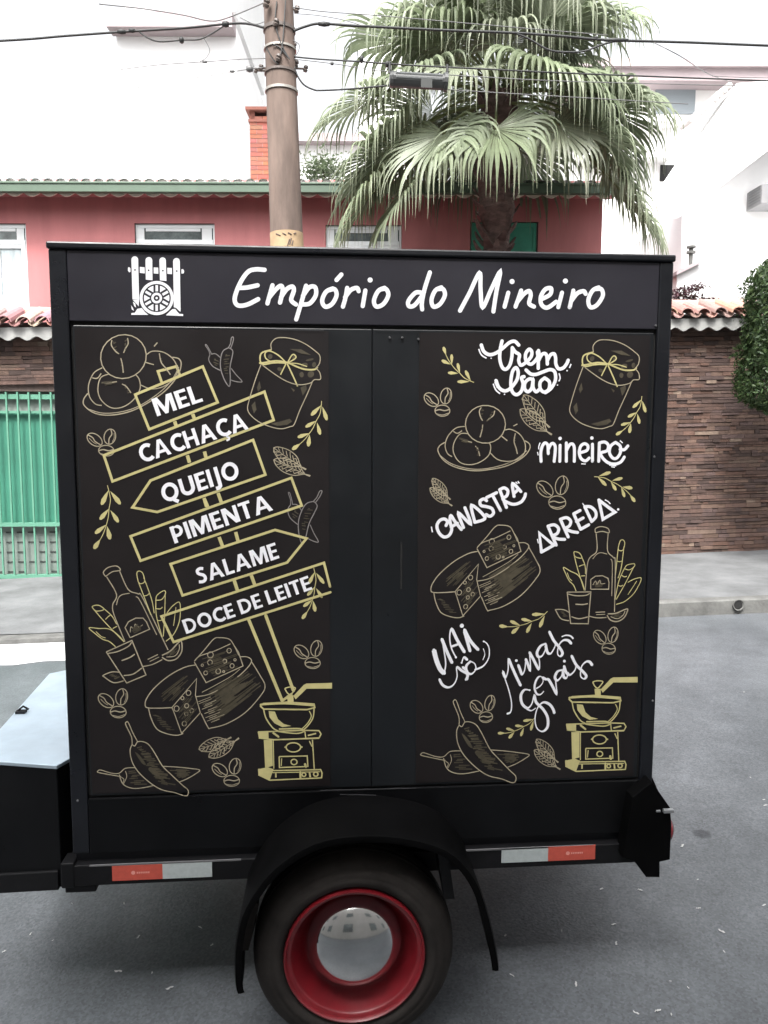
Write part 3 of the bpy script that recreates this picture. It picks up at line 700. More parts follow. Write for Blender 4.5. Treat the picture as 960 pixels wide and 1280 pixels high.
# ------------------------------------------------------------------ utility pole
PY = 7.25
p0, p1 = ony(338, 303, PY), ony(379, 303, PY); q0, q1 = ony(329.5, 2, PY), ony(366.5, 2, PY)
r3 = (p1.x-p0.x)/2; x3 = (p0.x+p1.x)/2; r5 = (q1.x-q0.x)/2; x5 = (q0.x+q1.x)/2
lean = (x5-x3)/(q0.z-p0.z); tap = (r5-r3)/(q0.z-p0.z)
PXx = lambda z: x3+lean*(z-p0.z)
PRr = lambda z: r3+tap*(z-p0.z)
pole = thing('utility_pole', 'tall round concrete utility pole with yellow painted patch and steel straps', 'utility pole', (PXx(0), PY, .1))
b = MB(); zs = [.0, 1, 2, 3, 4, 5, 6, 7, 8, 9]; b.tube([(PXx(z), PY, z) for z in zs], [PRr(z) for z in zs], 32); shade_angle(b.build('pole_shaft', M['pole'], pole))
zb0 = ony(358, 287, PY-r3).z
b = MB(); b.tube([(PXx(z), PY, z) for z in (zb0-1.0, zb0-.5, zb0)], [PRr(z)+.003 for z in (zb0-1.0, zb0-.5, zb0)], 32); shade_angle(b.build('painted_band', M['poleband'], pole))
b = MB()
for (u0, v0, u1, v1) in ((-.09, -.03, -.05, -.05), (-.03, -.03, .0, -.045), (.02, -.025, .05, -.04), (.07, -.03, .09, -.02), (.03, -.08, .01, -.14), (.045, -.07, .03, -.13), (.06, -.09, .05, -.13)):
    P = []
    for (u, v) in ((u0, v0), (u1, v1)):
        z = zb0+v; R = PRr(z)+.006; P.append(Vector((PXx(z)+u, PY-math.sqrt(max(1e-4, R*R-u*u)), z)))
    b.tube(P, .005, 5)
b.build('paint_mark', M['mortar'], pole)
for px, m_, hh in ((107, 'strap', .022), (54, 'strap', .018), (84, 'insul', .02), (29, 'insul', .03)):
    z = ony(350, px, PY-r5).z; b = MB(); R = PRr(z)
    b.lathe([(R+.002, -hh/2), (R+.011, -hh/2), (R+.011, hh/2), (R+.002, hh/2)], (PXx(z), PY, z), (0, 0, 1), 32); b.build('strap', M[m_], pole)
for px, py, sz in ((348, 72, .05), (345, 28, .05), (326, 85, .045), (320, 88, .035), (370, 80, .05), (382, 86, .045), (333, 4, .06), (371, 12, .05), (368, 57, .04)):
    inside = 331 < px < 366
    c = ony(px, py, PY-r5-.02 if inside else PY); b = MB()
    if not inside:
        zz = c.z; b.tube([(PXx(zz), PY, zz), c], .009, 6)
    b.lathe([(.001, -sz*.6), (sz*.35, -sz*.6), (sz*.5, -sz*.2), (sz*.3, 0), (sz*.5, sz*.25), (sz*.35, sz*.6), (.001, sz*.6)], c, (.3, -.2, 1), 12); b.build('insulator', M['insul'], pole)
b = MB()
for P in ([(346, 2), (344, 25), (348, 45), (355, 62), (362, 74)], [(357, 0), (355, 30), (353, 55), (350, 72)], [(340, 55), (350, 60), (360, 72)], [(333, 60), (342, 75), (348, 80)]):
    b.tube([ony(x, y, PY-r5-.012) for x, y in smooth_path(P, 5)], .006, 5)
b.build('down_lead', M['cable'], pole)

# ------------------------------------------------------------------ overhead cables
def cable(pts, r, label, y=PY-.05, thin=False, bumps=()):
    P = smooth_path([tuple(ony(px, py, y+dy)) for px, py, dy in [(p+(0,))[:3] for p in pts]], 6)
    b = MB(); b.tube(P, r*.78, 6)
    for (px, py, L, rr) in bumps:
        a, c = ony(px-L/2, py, y), ony(px+L/2, py+.4, y); b.tube([a, a.lerp(c, .5), c], [rr*.7, rr, rr*.7], 8)
    o = b.build('overhead_cable', M['wire'] if thin else M['cable'], smooth=True); recenter(o)
    return tag(o, label, 'cable', 'overhead cables on the utility pole')
cable([(-260, 63), (0, 51), (80, 45), (150, 40), (230, 35), (300, 29), (331, 35)], .013, 'thick black cable leaving the pole on the side away from the palm', bumps=((152, 39.5, 10, .022), (165, 38, 8, .02), (282, 30, 8, .028)))
cable([(124, 5), (180, 11), (230, 19), (262, 26), (285, 22), (331, 3)], .007, 'thin grey cable dipping to a joint above the chimney side cables', thin=True)
cable([(172, 38), (184, 47), (200, 52), (228, 50), (250, 49), (268, 40), (280, 32)], .008, 'short sagging cable loop under the thick cable above the chimney', bumps=((227, 50, 5, .03),))
cable([(150, 87), (200, 81), (260, 77), (300, 74), (332, 73)], .005, 'thin grey cable just above the lowest one over the chimney', thin=True, bumps=((256, 77, 6, .014),))
cable([(170, 110), (210, 102), (260, 95), (300, 88), (331, 84)], .005, 'lowest thin cable over the chimney, fading away from the pole', thin=True, bumps=((312, 86, 8, .03), (290, 89, 6, .015)))
cable([(366, 39), (382, 33), (400, 29.5), (440, 32), (480, 34), (560, 38), (640, 41), (700, 45), (760, 50), (860, 53), (960, 57), (1200, 66)], .014, 'thick black cable running from the pole across the palm crown', bumps=((405, 30, 14, .022), (770, 50, 30, .019), (745, 47, 5, .016)))
cable([(640, 40), (660, 48), (685, 62), (705, 65), (730, 64), (752, 56), (775, 50)], .011, 'slack loop of black cable hanging in front of the palm')
cable([(366, 9), (400, 14), (440, 17), (480, 20), (560, 27), (640, 34), (760, 44)], .005, 'thinnest upper wire from the pole top over the palm', thin=True)
cable([(368, 71), (400, 74), (450, 77), (520, 82), (600, 86), (700, 91), (800, 95), (960, 101), (1200, 110)], .009, 'middle black cable carrying the splice case past the palm', bumps=((452, 74, 5, .035), (484, 80, 4, .03)))
cable([(368, 74), (420, 80), (470, 88), (520, 91), (600, 96), (720, 102), (960, 108)], .005, 'thin grey wire just under the middle cable at the palm', thin=True, bumps=((415, 79, 4, .018),))
cable([(368, 84), (372, 95), (380, 106), (392, 112), (402, 113), (440, 111), (484, 107)], .010, 'black cable dropping from the pole and curving up to the splice case')
cable([(560, 112), (640, 117), (760, 124), (860, 130)], .005, 'lowest thin wire crossing in front of the palm leaves', thin=True)
cable([(817, 53), (850, 70), (885, 92, 1.5), (915, 103, 4)], .006, 'drop wire slanting down toward the white house roof', thin=True)
cable([(300, 22), (318, 30), (331, 27)], .004, 'tiny slack wire end beside the pole top on the chimney side', thin=True)
cable([(255, 48), (262, 62), (258, 72), (250, 77)], .004, 'tiny drop wire joining two cables above the chimney', thin=True)
cable([(366, 50), (374, 56), (372, 66), (366, 72)], .005, 'small loop of wire bulging from the pole on the palm side', thin=True)
cable([(368, 17), (395, 19), (425, 24), (450, 31)], .004, 'short thin wire dropping from the pole top onto the thick palm cable', thin=True)
cable([(890, 95), (940, 97), (1100, 100)], .004, 'faint short wire over the ridge of the white gable house', thin=True)
a, c = ony(487, 99, PY-.06), ony(559, 103, PY-.06)
t = thing('splice_case', 'dark grey ribbed cable splice case hanging from wires before the palm', 'splice case', tuple((a+c)/2))
dx = (c-a).normalized(); n_ = Vector((-dx.z, 0, dx.x)); L = (c-a).length
b = MB(); b.tube([a, a+dx*.03, a+dx*.031, a+dx*(L-.031), a+dx*(L-.03), c], [.06, .075, .066, .066, .08, .08], 14); b.build('case_body', M['splice'], t)
b = MB(); b.tube([a+dx*.05-Vector((0, .052, -.03)), c-dx*.05-Vector((0, .052, -.03))], .014, 6); b.tube([a+dx*.05-Vector((0, .062, .005)), c-dx*.05-Vector((0, .062, .005))], .009, 6); b.build('rib', mat('splice_rib', (.09, .095, .095), .4), t)
m_ = a.lerp(c, .62); b = MB(); b.box(m_.x-.05, m_.x+.05, m_.y-.085, m_.y-.055, m_.z-.09, m_.z-.015); b.build('clamp', mat('splice_clamp', (.03, .032, .03), .4), t)
for q in (a, c): b = MB(); b.tube([q+Vector((0, 0, .05)), q+Vector((0, 0, .15))], .012, 6); b.build('hanger', M['cable'], t)

# ================================================================== FOOD TRAILER
Y0 = 2.2022
TX0, TX1, TZ0, TZ1 = -.736, 1.013, .491, 2.266
tr = thing('food_trailer', 'black food trailer with chalk style food drawings and red wheel parked on the street', 'trailer', ((TX0+TX1)/2, Y0+.7, 0))
P0 = lambda px, py, dy=0: ony(px, py, Y0+dy)
b = MB(); b.box(TX0+.003, TX1-.003, Y0+.014, Y0+1.40, TZ0-.04, TZ1-.012); b.build('body', M['black'], tr, bevel=.004)
pl, pr = P0(87, 700).x-.005, P0(820, 700).x+.006
hz = P0(450, 408).z; hb = P0(450, 986).z
for x0, x1 in ((TX0, -.688), (.972, TX1)):
    b = MB(); b.box(x0, x1, Y0, Y0+.05, TZ0+.03, TZ1-.02); b.build('corner_post', M['black'], tr, bevel=.004)
b = MB(); b.box(-.6875, .9715, Y0+.002, Y0+.05, hz+.004, TZ1-.021); hd = b.build('header_panel', M['headvinyl'], tr, bevel=.002)
b = MB(); b.box(TX0-.004, TX1+.004, Y0-.006, Y0+1.41, TZ1-.0195, TZ1); b.build('roof_sheet', M['black'], tr, bevel=.005)
b = MB(); b.box(-.6875, .9715, Y0+.001, Y0+.05, TZ0+.028, hb-.003); b.build('sill_panel', M['blackshaded'], tr, bevel=.003)
sx = P0(465, 700).x
for x0, x1 in ((-.680, sx-.0006), (sx+.0006, .964)):
    b = MB(); b.box(x0, x1, Y0+.004, Y0+.04, hb+.003, hz-.006); b.build('hatch_door', M['black2'], tr, bevel=.003)
b = MB(); b.box(-.6875, .9715, Y0+.012, Y0+.05, hb-.0028, hb+.0028); b.box(-.6875, .9715, Y0+.012, Y0+.05, hz-.0055, hz+.0035)
b.box(-.6875, -.6803, Y0+.012, Y0+.05, hb, hz-.006); b.box(.9643, .9715, Y0+.012, Y0+.05, hb, hz-.006); b.build('hatch_gap', M['dark'], tr)
s0, s1 = P0(502, 678), P0(502, 737)
b = MB(); b.box(s0.x-.003, s0.x+.003, Y0+.0025, Y0+.0045, s1.z, s0.z); b.build('latch_slot', M['dark'], tr)
for px, py in ((487, 422), (503, 422), (523, 424), (820, 407), (816, 876), (818, 571), (97, 1001), (88, 1079), (798, 1041), (435, 1001)):
    c = P0(px, py, -.0005); b = MB(); b.lathe([(.0001, .002), (.0025, .002), (.0034, .0), (.0034, -.004)], c, (0, -1, 0), 12); b.build('bolt', M['bolt'], tr)
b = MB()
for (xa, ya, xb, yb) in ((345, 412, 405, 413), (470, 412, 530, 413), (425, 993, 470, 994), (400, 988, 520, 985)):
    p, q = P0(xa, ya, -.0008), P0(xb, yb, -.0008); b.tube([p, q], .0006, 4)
b.build('worn_edge_highlight', mat('worn_edge_highlight', (.09, .09, .095), .5), tr)  # pale strokes: scratches, plus a painted highlight where the fender meets the body
# chassis beam and reflectors
YB = Y0-.016
bz1, bz0 = ony(110, 1082, YB).z, ony(120, 1107, YB).z
xbl, xbr = ony(79, 1090, YB).x, ony(800, 1060, YB).x
b = MB(); b.box(xbl, xbr, YB, Y0+.10, bz0, bz1); b.build('chassis_beam', M['blackmetal'], tr, bevel=.003)
M['edge'] = mat('beam_edge_highlight', (.14, .14, .145), .5)
for xa, xb in ((112, 301), (570, 742)): b = MB(); b.box(ony(xa, 1080, YB).x, ony(xb, 1060, YB).x, YB-.002, YB+.002, bz1-.003, bz1+.0015); b.build('beam_edge_highlight', M['edge'], tr)  # pale strips paint the highlight and scratch along the beam's top edge
for (a, m_, c, ya, yb, redleft) in ((140, 203, 265, 1078.5, 1102, True), (627, 685, 744, 1057, 1081, False)):
    xa, xm, xc = ony(a, ya, YB).x, ony(m_, ya, YB).x, ony(c, ya, YB).x
    z1 = ony((a+c)/2, ya, YB).z-.003; z0 = z1-.046
    wseg = (xm, xc) if redleft else (xa, xm); rseg = (xa, xm) if redleft else (xm, xc)
    b = MB(); b.box(*wseg, YB-.002, YB+.001, z0, z1); rs_ = b.build('reflective_strip', M['whitestrip'], tr)
    b = MB(); b.box(*rseg, YB-.0022, YB+.001, z0, z1); b.build('red_segment', M['redstrip'], rs_)
    xm = (rseg[0]+rseg[1])/2-.012; zm = (z0+z1)/2
    b = MB(); b.prism([(xm+.006*math.cos(k*.5236), YB-.0026, zm+.006*math.sin(k*.5236)) for k in range(12)], (0, .0003, 0))
    for k in range(7): b.box(xm+.010+k*.0055, xm+.0138+k*.0055, YB-.0026, YB-.0023, zm-.003, zm+.0025)
    b.build('printed_mark', M['stripmark'], rs_)
fx0, fx1 = ony(80, 1100, YB).x, ony(119, 1100, YB).x
b = MB(); b.box(fx0, fx1, YB+.004, YB+.1, ony(100, 1117, YB).z, bz0+.001); b.box(fx0-.008, fx0+.03, YB-.003, YB+.06, bz0-.004, bz1+.01); b.build('corner_foot', M['blackmetal'], tr, bevel=.004)
# front box with sheet-metal lid
plan = [(-.742, 2.33), (-.783, 2.236), (-1.045, 2.297), (-1.103, 3.115), (-1.055, 3.155), (-.742, 3.155)]
zl = .780
b = MB(); b.prism([(x, y, .40) for x, y in plan], (0, 0, zl-.012-.40)); fb = b.build('front_box', M['blackshaded'], tr, bevel=.003)
b = MB(); b.prism([(-.790, 2.228, .395), (-1.055, 2.288, .355), (-1.115, 3.12, .355), (-.79, 3.16, .395)], (0, 0, .06)); b.build('lower_rail', M['blackmetal'], fb, bevel=.003)
b = MB(); cxm, cym = -.92, 2.7
b.prism([(x+(x-cxm)*.012, y+(y-cym)*.008, zl-.0115) for x, y in plan], (0, 0, .0115)); b.build('metal_lid', M['galv'], fb, bevel=.002)
p = onz(28, 891, zl); b = MB(); b.box(p.x-.02, p.x+.012, p.y-.012, p.y+.012, zl-.02, zl+.008); b.tube([(p.x-.02, p.y, zl+.005), (p.x, p.y+.01, zl+.02), (p.x+.018, p.y+.01, zl+.008)], .004, 6); b.build('lid_latch', M['blackmetal'], fb)
# rear bumper
rp_ = [(.93, .66), (.99, .706), (1.049, .623), (1.056, .572), (1.056, .456), (1.024, .45), (1.026, .40), (.983, .402), (.943, .456), (.905, .47)]
b = MB(); b.prism([(x, 2.152, z) for x, z in rp_], (0, .05, 0)); b.prism([(1.0135, 2.2025, .695), (1.048, 2.2025, .622), (1.055, 2.2025, .572), (1.055, 2.2025, .46), (1.0135, 2.2025, .455)], (0, 1.36, 0)); rb = b.build('rear_bumper', M['fenderp'], tr, bevel=.0015)
b = MB(); b.lathe([(.0001, .022), (.025, .019), (.04, .008), (.043, -.006), (.04, -.012)], (1.058, 2.20, .535), (1, 0, 0), 24); b.build('tail_lamp', M['redlens'], tr, smooth=True)
b = MB(); b.box(1.024, 1.056, 2.138, 2.151, .612, .623); b.box(1.004, 1.018, 2.146, 2.151, .612, .619); b.build('bumper_painted_glint', mat('painted_glint', (.3, .31, .32), .35, .5), rb, bevel=.002)  # bright bars stand in for a glint on the bumper's top corner
# fender
fp = smooth_path([(-.236, .235), (-.241, .262), (-.240, .36), (-.222, .455), (-.182, .53), (-.128, .593), (-.05, .645), (.03, .668), (.12, .672), (.20, .664), (.285, .642), (.345, .612), (.385, .572), (.418, .52), (.440, .462), (.462, .38), (.478, .30), (.483, .262)], 3)
b = MB(); n = len(fp); cx_, cz_ = .1, .30
for i, (x, z) in enumerate(fp):
    d = Vector((cx_-x, 0, cz_-z)).normalized(); yl = 1.966
    tt = min(i, n-1-i)/n; y_in = Y0-.001 if tt > .10 else Y0-.001-(Y0-2.04)*(1-tt/.10)
    for (yy, off) in ((y_in, .0), (yl+.012, -.004), (yl, .0), (yl-.002, .008), (yl, .018), (yl+.006, .016), (yl+.008, .009), (y_in, .009)):
        b.v.append(Vector((x, yy, z))+d*off)
for i in range(n-1):
    for j in range(8): b.f.append([i*8+j, i*8+(j+1) % 8, (i+1)*8+(j+1) % 8, (i+1)*8+j]); b.c.append(None)
b.f += [list(range(8)), [(n-1)*8+j for j in range(8)][::-1]]; b.c += [None, None]
fd = shade_angle(b.build('fender', M['fenderp'], tr), 50)
for xa, xb in ((.318, .348),):
    b = MB(); b.hexa([(xa+.02, 2.03, .44), (xb+.02, 2.03, .44), (xb+.02, 2.06, .44), (xa+.02, 2.06, .44), (xa, 2.03, .585), (xb, 2.03, .575), (xb, 2.19, .575), (xa, 2.19, .585)]); b.build('fender_stay', M['blackmetal'], fd)
b = MB(); b.hexa([(-.235, 2.05, .30), (-.215, 2.05, .30), (-.205, 2.18, .30), (-.23, 2.18, .30), (-.205, 2.05, .44), (-.185, 2.05, .44), (-.18, 2.18, .44), (-.205, 2.18, .44)]); b.build('mud_flap', M['rubber'], fd)
# wheel
wc = Vector((.084, 2.102, .285)); ax = (0, -1, 0)
wh_ = MB(); wh_.lathe([(.192, -.075), (.205, -.087), (.24, -.088), (.270, -.076), (.284, -.055), (.2885, -.02), (.2885, -.003), (.282, -.002), (.282, .004), (.2885, .005), (.2885, .022), (.282, .023), (.282, .029), (.2875, .030), (.284, .052), (.277, .066), (.266, .076), (.262, .0765), (.258, .080), (.248, .0845), (.240, .0865), (.234, .0855), (.232, .0875), (.222, .0865), (.214, .0835), (.207, .078), (.199, .068)], wc, ax, 72)
wheel = shade_angle(wh_.build('wheel', M['rubber'], tr), 60)
b = MB(); b.lathe([(.1985, .066), (.2005, .078), (.1985, .085), (.195, .086), (.192, .082), (.190, .076), (.186, .0735), (.182, .072), (.179, .068), (.176, .058), (.170, .044), (.162, .028), (.154, .014), (.146, .005), (.138, .001), (.128, .0), (.10, .0), (.02, .0)], wc, ax, 72); shade_angle(b.build('rim', M['redrim'], wheel), 35)
b = MB(); b.lathe([(.136, -.01), (.138, .018)]+[(.140*math.sin(R_(80-a)), .022+.092*(math.cos(R_(80-a))-math.cos(R_(80)))) for a in range(0, 80, 5)]+[(.0004, .022+.092*(1-math.cos(R_(80))))], wc+Vector((.002, 0, .008)), ax, 72); b.build('hubcap', M['chrome'], wheel, smooth=True)
b = MB(); b.tube([(wc.x, 2.13, wc.z), (wc.x, 3.5, wc.z)], .03, 10); b.build('axle', M['blackmetal'], tr)

# ------------------------------------------------------------------ artwork: ribbons and filled shapes lying on the panel
class Art(MB):
    """flat print: strokes given in photograph pixels are carried onto the panel plane"""
    n_ = 0; pen = 0
    def __init__(s, dy, tf=None): super().__init__(); s.dy = dy; s.tf = tf or (lambda p: p)
    def off(s): s.n_ += 1; return s.dy-.00008*(s.n_ % 20)
    def P(s, p, o): q = s.tf(p); v = ony(q[0], q[1], Y0+s.dy); v.y = Y0+o; return v
    def stroke(s, pts, w, smooth=True, closed=False, taper=None, cap=None, per=6):
        pts = [tuple(map(float, p)) for p in pts]
        if smooth and len(pts) > 2: pts = smooth_path(pts, per, closed)
        if closed: pts = pts+[pts[0]]
        o = s.off(); Q = [s.P(p, o-.00007*i/len(pts)) for i, p in enumerate(pts)]; W = w/436
        n = len(Q); k = len(s.v)
        if closed: n -= 1; Q = Q[:-1]
        for i in range(n):
            a = Q[(i-1) % n] if closed else Q[max(i-1, 0)]; c = Q[(i+1) % n] if closed else Q[min(i+1, n-1)]
            t1 = (Q[i]-a); t2 = (c-Q[i]); t1 = t1.normalized() if t1.length > 1e-7 else t2.normalized(); t2 = t2.normalized() if t2.length > 1e-7 else t1
            t = (t1+t2); t = t.normalized() if t.length > 1e-4 else t1
            nn = Vector((-t.z, 0, t.x)); m = 1/max(.5, math.sqrt(max(0, (1+t1.dot(t2))/2)))
            ww = W*.5*m
            if taper: u = i/(n-1); ww *= taper(u)
            if s.pen: ww *= 1+s.pen*max(-1, min(1, -(t.z*.94+t.x*-.34)*1.35))
            s.v += [Q[i]+nn*ww, Q[i]-nn*ww]
        for i in range(n if closed else n-1):
            j = (i+1) % n; s.f.append([k+2*i, k+2*i+1, k+2*j+1, k+2*j]); s.c.append(None)
        if (cap if cap is not None else w > 2.2) and not closed:
            for q, tw in ((Q[0], taper(0) if taper else 1), (Q[-1], taper(1) if taper else 1)):
                if tw > .3: o2 = s.off(); s.add([Vector((q.x+W*.5*tw*math.cos(a*.5236), Y0+o2-.00004, q.z+W*.5*tw*math.sin(a*.5236))) for a in range(12)], [tuple(range(12))])
        return s
    def fill(s, pts, smooth=False, per=5):
        if smooth: pts = smooth_path([tuple(map(float, p)) for p in pts], per, True)
        o = s.off(); Q = [s.P(p, o) for p in pts]; return s.add(Q, [tuple(range(len(Q)))])
    def oval(s, cx, cy, rx, ry, ang, w, n=22):
        a = R_(ang); s.stroke([(cx+rx*math.cos(t)*math.cos(a)-ry*math.sin(t)*math.sin(a), cy+rx*math.cos(t)*math.sin(a)+ry*math.sin(t)*math.cos(a)) for t in [2*math.pi*i/n for i in range(n)]], w, smooth=False, closed=True); return s
    def disc(s, cx, cy, r, n=14): return s.fill([(cx+r*math.cos(2*math.pi*i/n), cy+r*math.sin(2*math.pi*i/n)) for i in range(n)])
def reg(ox, oy, sc): return lambda p: (ox+p[0]/sc, oy+p[1]/sc)
RA, RB, RC, RD = reg(90, 410, 6), reg(250, 410, 5.647), reg(100, 600, 6), reg(250, 580, 5.647)
RE, RF, RG, RH_ = reg(100, 780, 5.819), reg(250, 780, 5.647), reg(140, 310, 3), reg(450, 320, 3)
RI, RJ, RK, RL = reg(520, 415, 6), reg(660, 415, 6), reg(520, 590, 5.647), reg(660, 580, 5.819)
RM, RN, RO, RP = reg(520, 770, 5.819), reg(610, 770, 6.4), reg(660, 800, 6), reg(150, 310, 10.667)
def affine(src, dst):
    """least squares affine from matched points"""
    import numpy as np
    A = np.array([[x, y, 1] for x, y in src]); B = np.array(dst); X = np.linalg.lstsq(A, B, rcond=None)[0]
    return lambda p: (p[0]*X[0, 0]+p[1]*X[1, 0]+X[2, 0], p[0]*X[0, 1]+p[1]*X[1, 1]+X[2, 1])
VIN = .0018
for xa, xb, ya, yb, nm in ((104, 412, 416, 990, 0), (522, 802, 417, 974, 1)):
    pa, pb = P0(xa, ya), P0(xb, yb); zt = hz-.014; zb2 = hb+.012
    b = MB(); b.box(P0(xa, 700).x, P0(xb, 700).x, Y0+.004-VIN, Y0+.005, zb2, zt); o = b.build('art_panel', M['vinyl'], tr)
    if nm == 0: artL = o
    else: artR = o
tag(artL, 'left art panel with signpost of product names'); tag(artR, 'right art panel with regional sayings')
DY = .004-VIN-.0003
class Kit:
    def __init__(s, parent):
        s.parent = parent; s.n = 0
        s.gold = Art(DY-.00003); s.cream = Art(DY); s.gray = Art(DY-.000015); s.shade = Art(DY+.00022); s.white = Art(DY-.0018)
    def tf(s, f):
        for a in (s.gold, s.cream, s.gray, s.shade, s.white): a.tf = f
    def flush(s, name):
        """everything drawn since the last flush becomes one printed drawing on the panel"""
        big = MB(); mats = []; idx = []
        for a, m in ((s.gold, 'gold'), (s.cream, 'cream'), (s.gray, 'grayline'), (s.shade, 'shade'), (s.white, 'white')):
            if a.f:
                big.add(a.v, a.f); idx += [len(mats)]*len(a.f); mats.append(m); a.v, a.f, a.c = [], [], []
        if not big.f: return
        o = big.build(name, M[mats[0]], s.parent)
        for m in mats[1:]: o.data.materials.append(M[m])
        for p, k in zip(o.data.polygons, idx): p.material_index = k
        return o
KL, KR = Kit(artL), Kit(artR)
TW = 1.1                                             # thin line width in photograph pixels
def hatch(a, x0, y0, x1, y1, x2, y2, x3, y3, n, w=.8, seed=1):
    r = random.Random(seed)
    for i in range(n):
        t = (i+.5)/n+r.uniform(-.3, .3)/n; u0, u1 = r.uniform(0, .35), r.uniform(.5, 1)
        A = (x0+(x3-x0)*t, y0+(y3-y0)*t); B = (x1+(x2-x1)*t, y1+(y2-y1)*t)
        a.stroke([(A[0]+(B[0]-A[0])*u0, A[1]+(B[1]-A[1])*u0), (A[0]+(B[0]-A[0])*u1, A[1]+(B[1]-A[1])*u1)], w, smooth=False, cap=False)
def beans(K, f):                                       # traced in region E
    K.tf(f); a = K.cream
    a.oval(190, 556, 64, 42, 38, TW); a.oval(303, 530, 60, 43, -80, TW); a.oval(278, 640, 58, 42, 4, TW)
    a.stroke([(142, 520), (175, 540), (195, 570), (240, 598)], TW*1.1); a.stroke([(310, 475), (318, 510), (298, 545), (296, 588)], TW*1.1); a.stroke([(224, 640), (255, 632), (295, 640), (334, 630)], TW*1.3)
    a.stroke([(230, 662), (280, 672), (325, 658)], TW*.8); a.stroke([(150, 545), (180, 575), (205, 590)], TW*.6); a.stroke([(335, 500), (335, 540), (322, 570)], TW*.6)
BE = [(190, 556), (303, 530), (278, 640)]
def beans_at(K, pts): beans(K, affine(BE, pts)); K.flush('coffee_bean_drawing')
for K, R0, pts in ((KL, RA, [(170, 838), (284, 815), (258, 920)]), (KL, RF, [(716, 196), (822, 172), (795, 275)]), (KL, RE, BE), (KL, RF, [(140, 1030), (248, 1003), (224, 1106)]),
                   (KR, RI, [(115, 507), (225, 480), (198, 590)]), (KR, RL, [(122, 182), (245, 155), (212, 280)]), (KR, RN, [(893, 168), (1000, 150), (965, 262)]), (KR, RM, [(440, 660), (537, 632), (508, 735)])):
    beans_at(K, [R0(p) for p in pts])
# sprigs of seven filled leaves, traced in region C
SP_L = [(215, 75, 160, 188, 36), (226, 82, 305, 183, 36), (218, 215, 148, 298, 34), (228, 226, 290, 318, 34), (198, 335, 112, 402, 34), (203, 345, 226, 447, 38), (155, 442, 103, 517, 36)]
def sprig(K, R0, tail, tip):
    a0 = complex(205, 40); a1 = complex(105, 515); b0 = complex(*R0(tail)); b1 = complex(*R0(tip)); k = (b1-b0)/(a1-a0)
    K.tf(lambda p: ((lambda z: (z.real, z.imag))(b0+(complex(*p)-a0)*k)))
    a = K.gold
    a.stroke([(205, 40), (216, 80), (228, 150), (218, 215), (212, 280), (198, 335), (178, 395), (150, 450)], .9)
    for (x0, y0, x1, y1, w_) in SP_L:
        dx_, dy_ = x1-x0, y1-y0; L = math.hypot(dx_, dy_); nx, ny = -dy_/L*w_/2, dx_/L*w_/2
        a.fill([(x0, y0), (x0+dx_*.35+nx*.6, y0+dy_*.35+ny*.6), (x0+dx_*.68+nx, y0+dy_*.68+ny), (x0+dx_*.93+nx*.6, y0+dy_*.93+ny*.6), (x1, y1), (x0+dx_*.93-nx*.6, y0+dy_*.93-ny*.6), (x0+dx_*.68-nx, y0+dy_*.68-ny), (x0+dx_*.35-nx*.6, y0+dy_*.35-ny*.6)])
    K.flush('leaf_sprig_drawing')
sprig(KL, RC, (205, 40), (105, 515)); sprig(KL, RB, (858, 515), (652, 858)); sprig(KL, RD, (803, 735), (722, 1092))
sprig(KR, RI, (435, 378), (205, 113)); sprig(KR, RJ, (853, 482), (660, 772)); sprig(KR, RL, (480, 92), (778, 274)); sprig(KR, RK, (928, 983), (588, 1086)); sprig(KR, RM, (868, 732), (596, 853))
# pairs of dry leaves
def dryleaf(K, p0, p1, wd, seed, gray=False):
    a = K.cream if not gray else K.gray; w_ = 1.0
    d = Vector((p1[0]-p0[0], p1[1]-p0[1])); L = d.length; t = d/L; n = Vector((-t.y, t.x)); r = random.Random(seed)
    Pp = lambda u, v: (p0[0]+t.x*L*u+n.x*v*wd, p0[1]+t.y*L*u+n.y*v*wd)
    a.stroke([Pp(0, 0), Pp(.12, .3), Pp(.35, .5), Pp(.62, .42), Pp(.84, .05), Pp(1, -.05)], w_); a.stroke([Pp(0, 0), Pp(.1, -.25), Pp(.35, -.46), Pp(.62, -.4), Pp(.84, .0), Pp(1, .02)], w_)
    a.stroke([Pp(0, 0), Pp(.4, .03), Pp(.85, 0)], w_*.8)
    for sgn in (1, -1):
        for i in range(7):
            u = .10+.64*i/6+r.uniform(-.02, .02); e = (.42-.9*abs(u-.38)**1.5)*r.uniform(.75, 1.0)
            a.stroke([Pp(u+.09, sgn*.04), Pp(u+.03, sgn*e*.55), Pp(u-.02, sgn*e)], w_*r.uniform(.7, 1.1), cap=False)
            if r.random() < .6: a.stroke([Pp(u-.02, sgn*e), Pp(u-.05+r.uniform(-.02, .02), sgn*e*.6)], w_*.7, smooth=False, cap=False)
for K, R0, q in ((KL, RB, ((520, 845), (748, 1000), (520, 930), (778, 1046))), (KL, RF, ((-8, 885), (222, 800), (62, 940), (276, 805))),
                 (KR, RI, ((805, 472), (1000, 718), (780, 580), (1018, 772))), (KR, RK, ((115, 45), (242, 195), (98, 112), (255, 240))), (KR, RO, ((62, 742), (225, 918), (46, 825), (242, 972)))):
    q = [R0(p) for p in q]; K.tf(lambda p: p); L = math.dist(q[0], q[1])
    dryleaf(K, q[0], q[1], L*.36, 1); dryleaf(K, q[2], q[3], L*.36, 2); K.flush('dry_leaf_drawing')
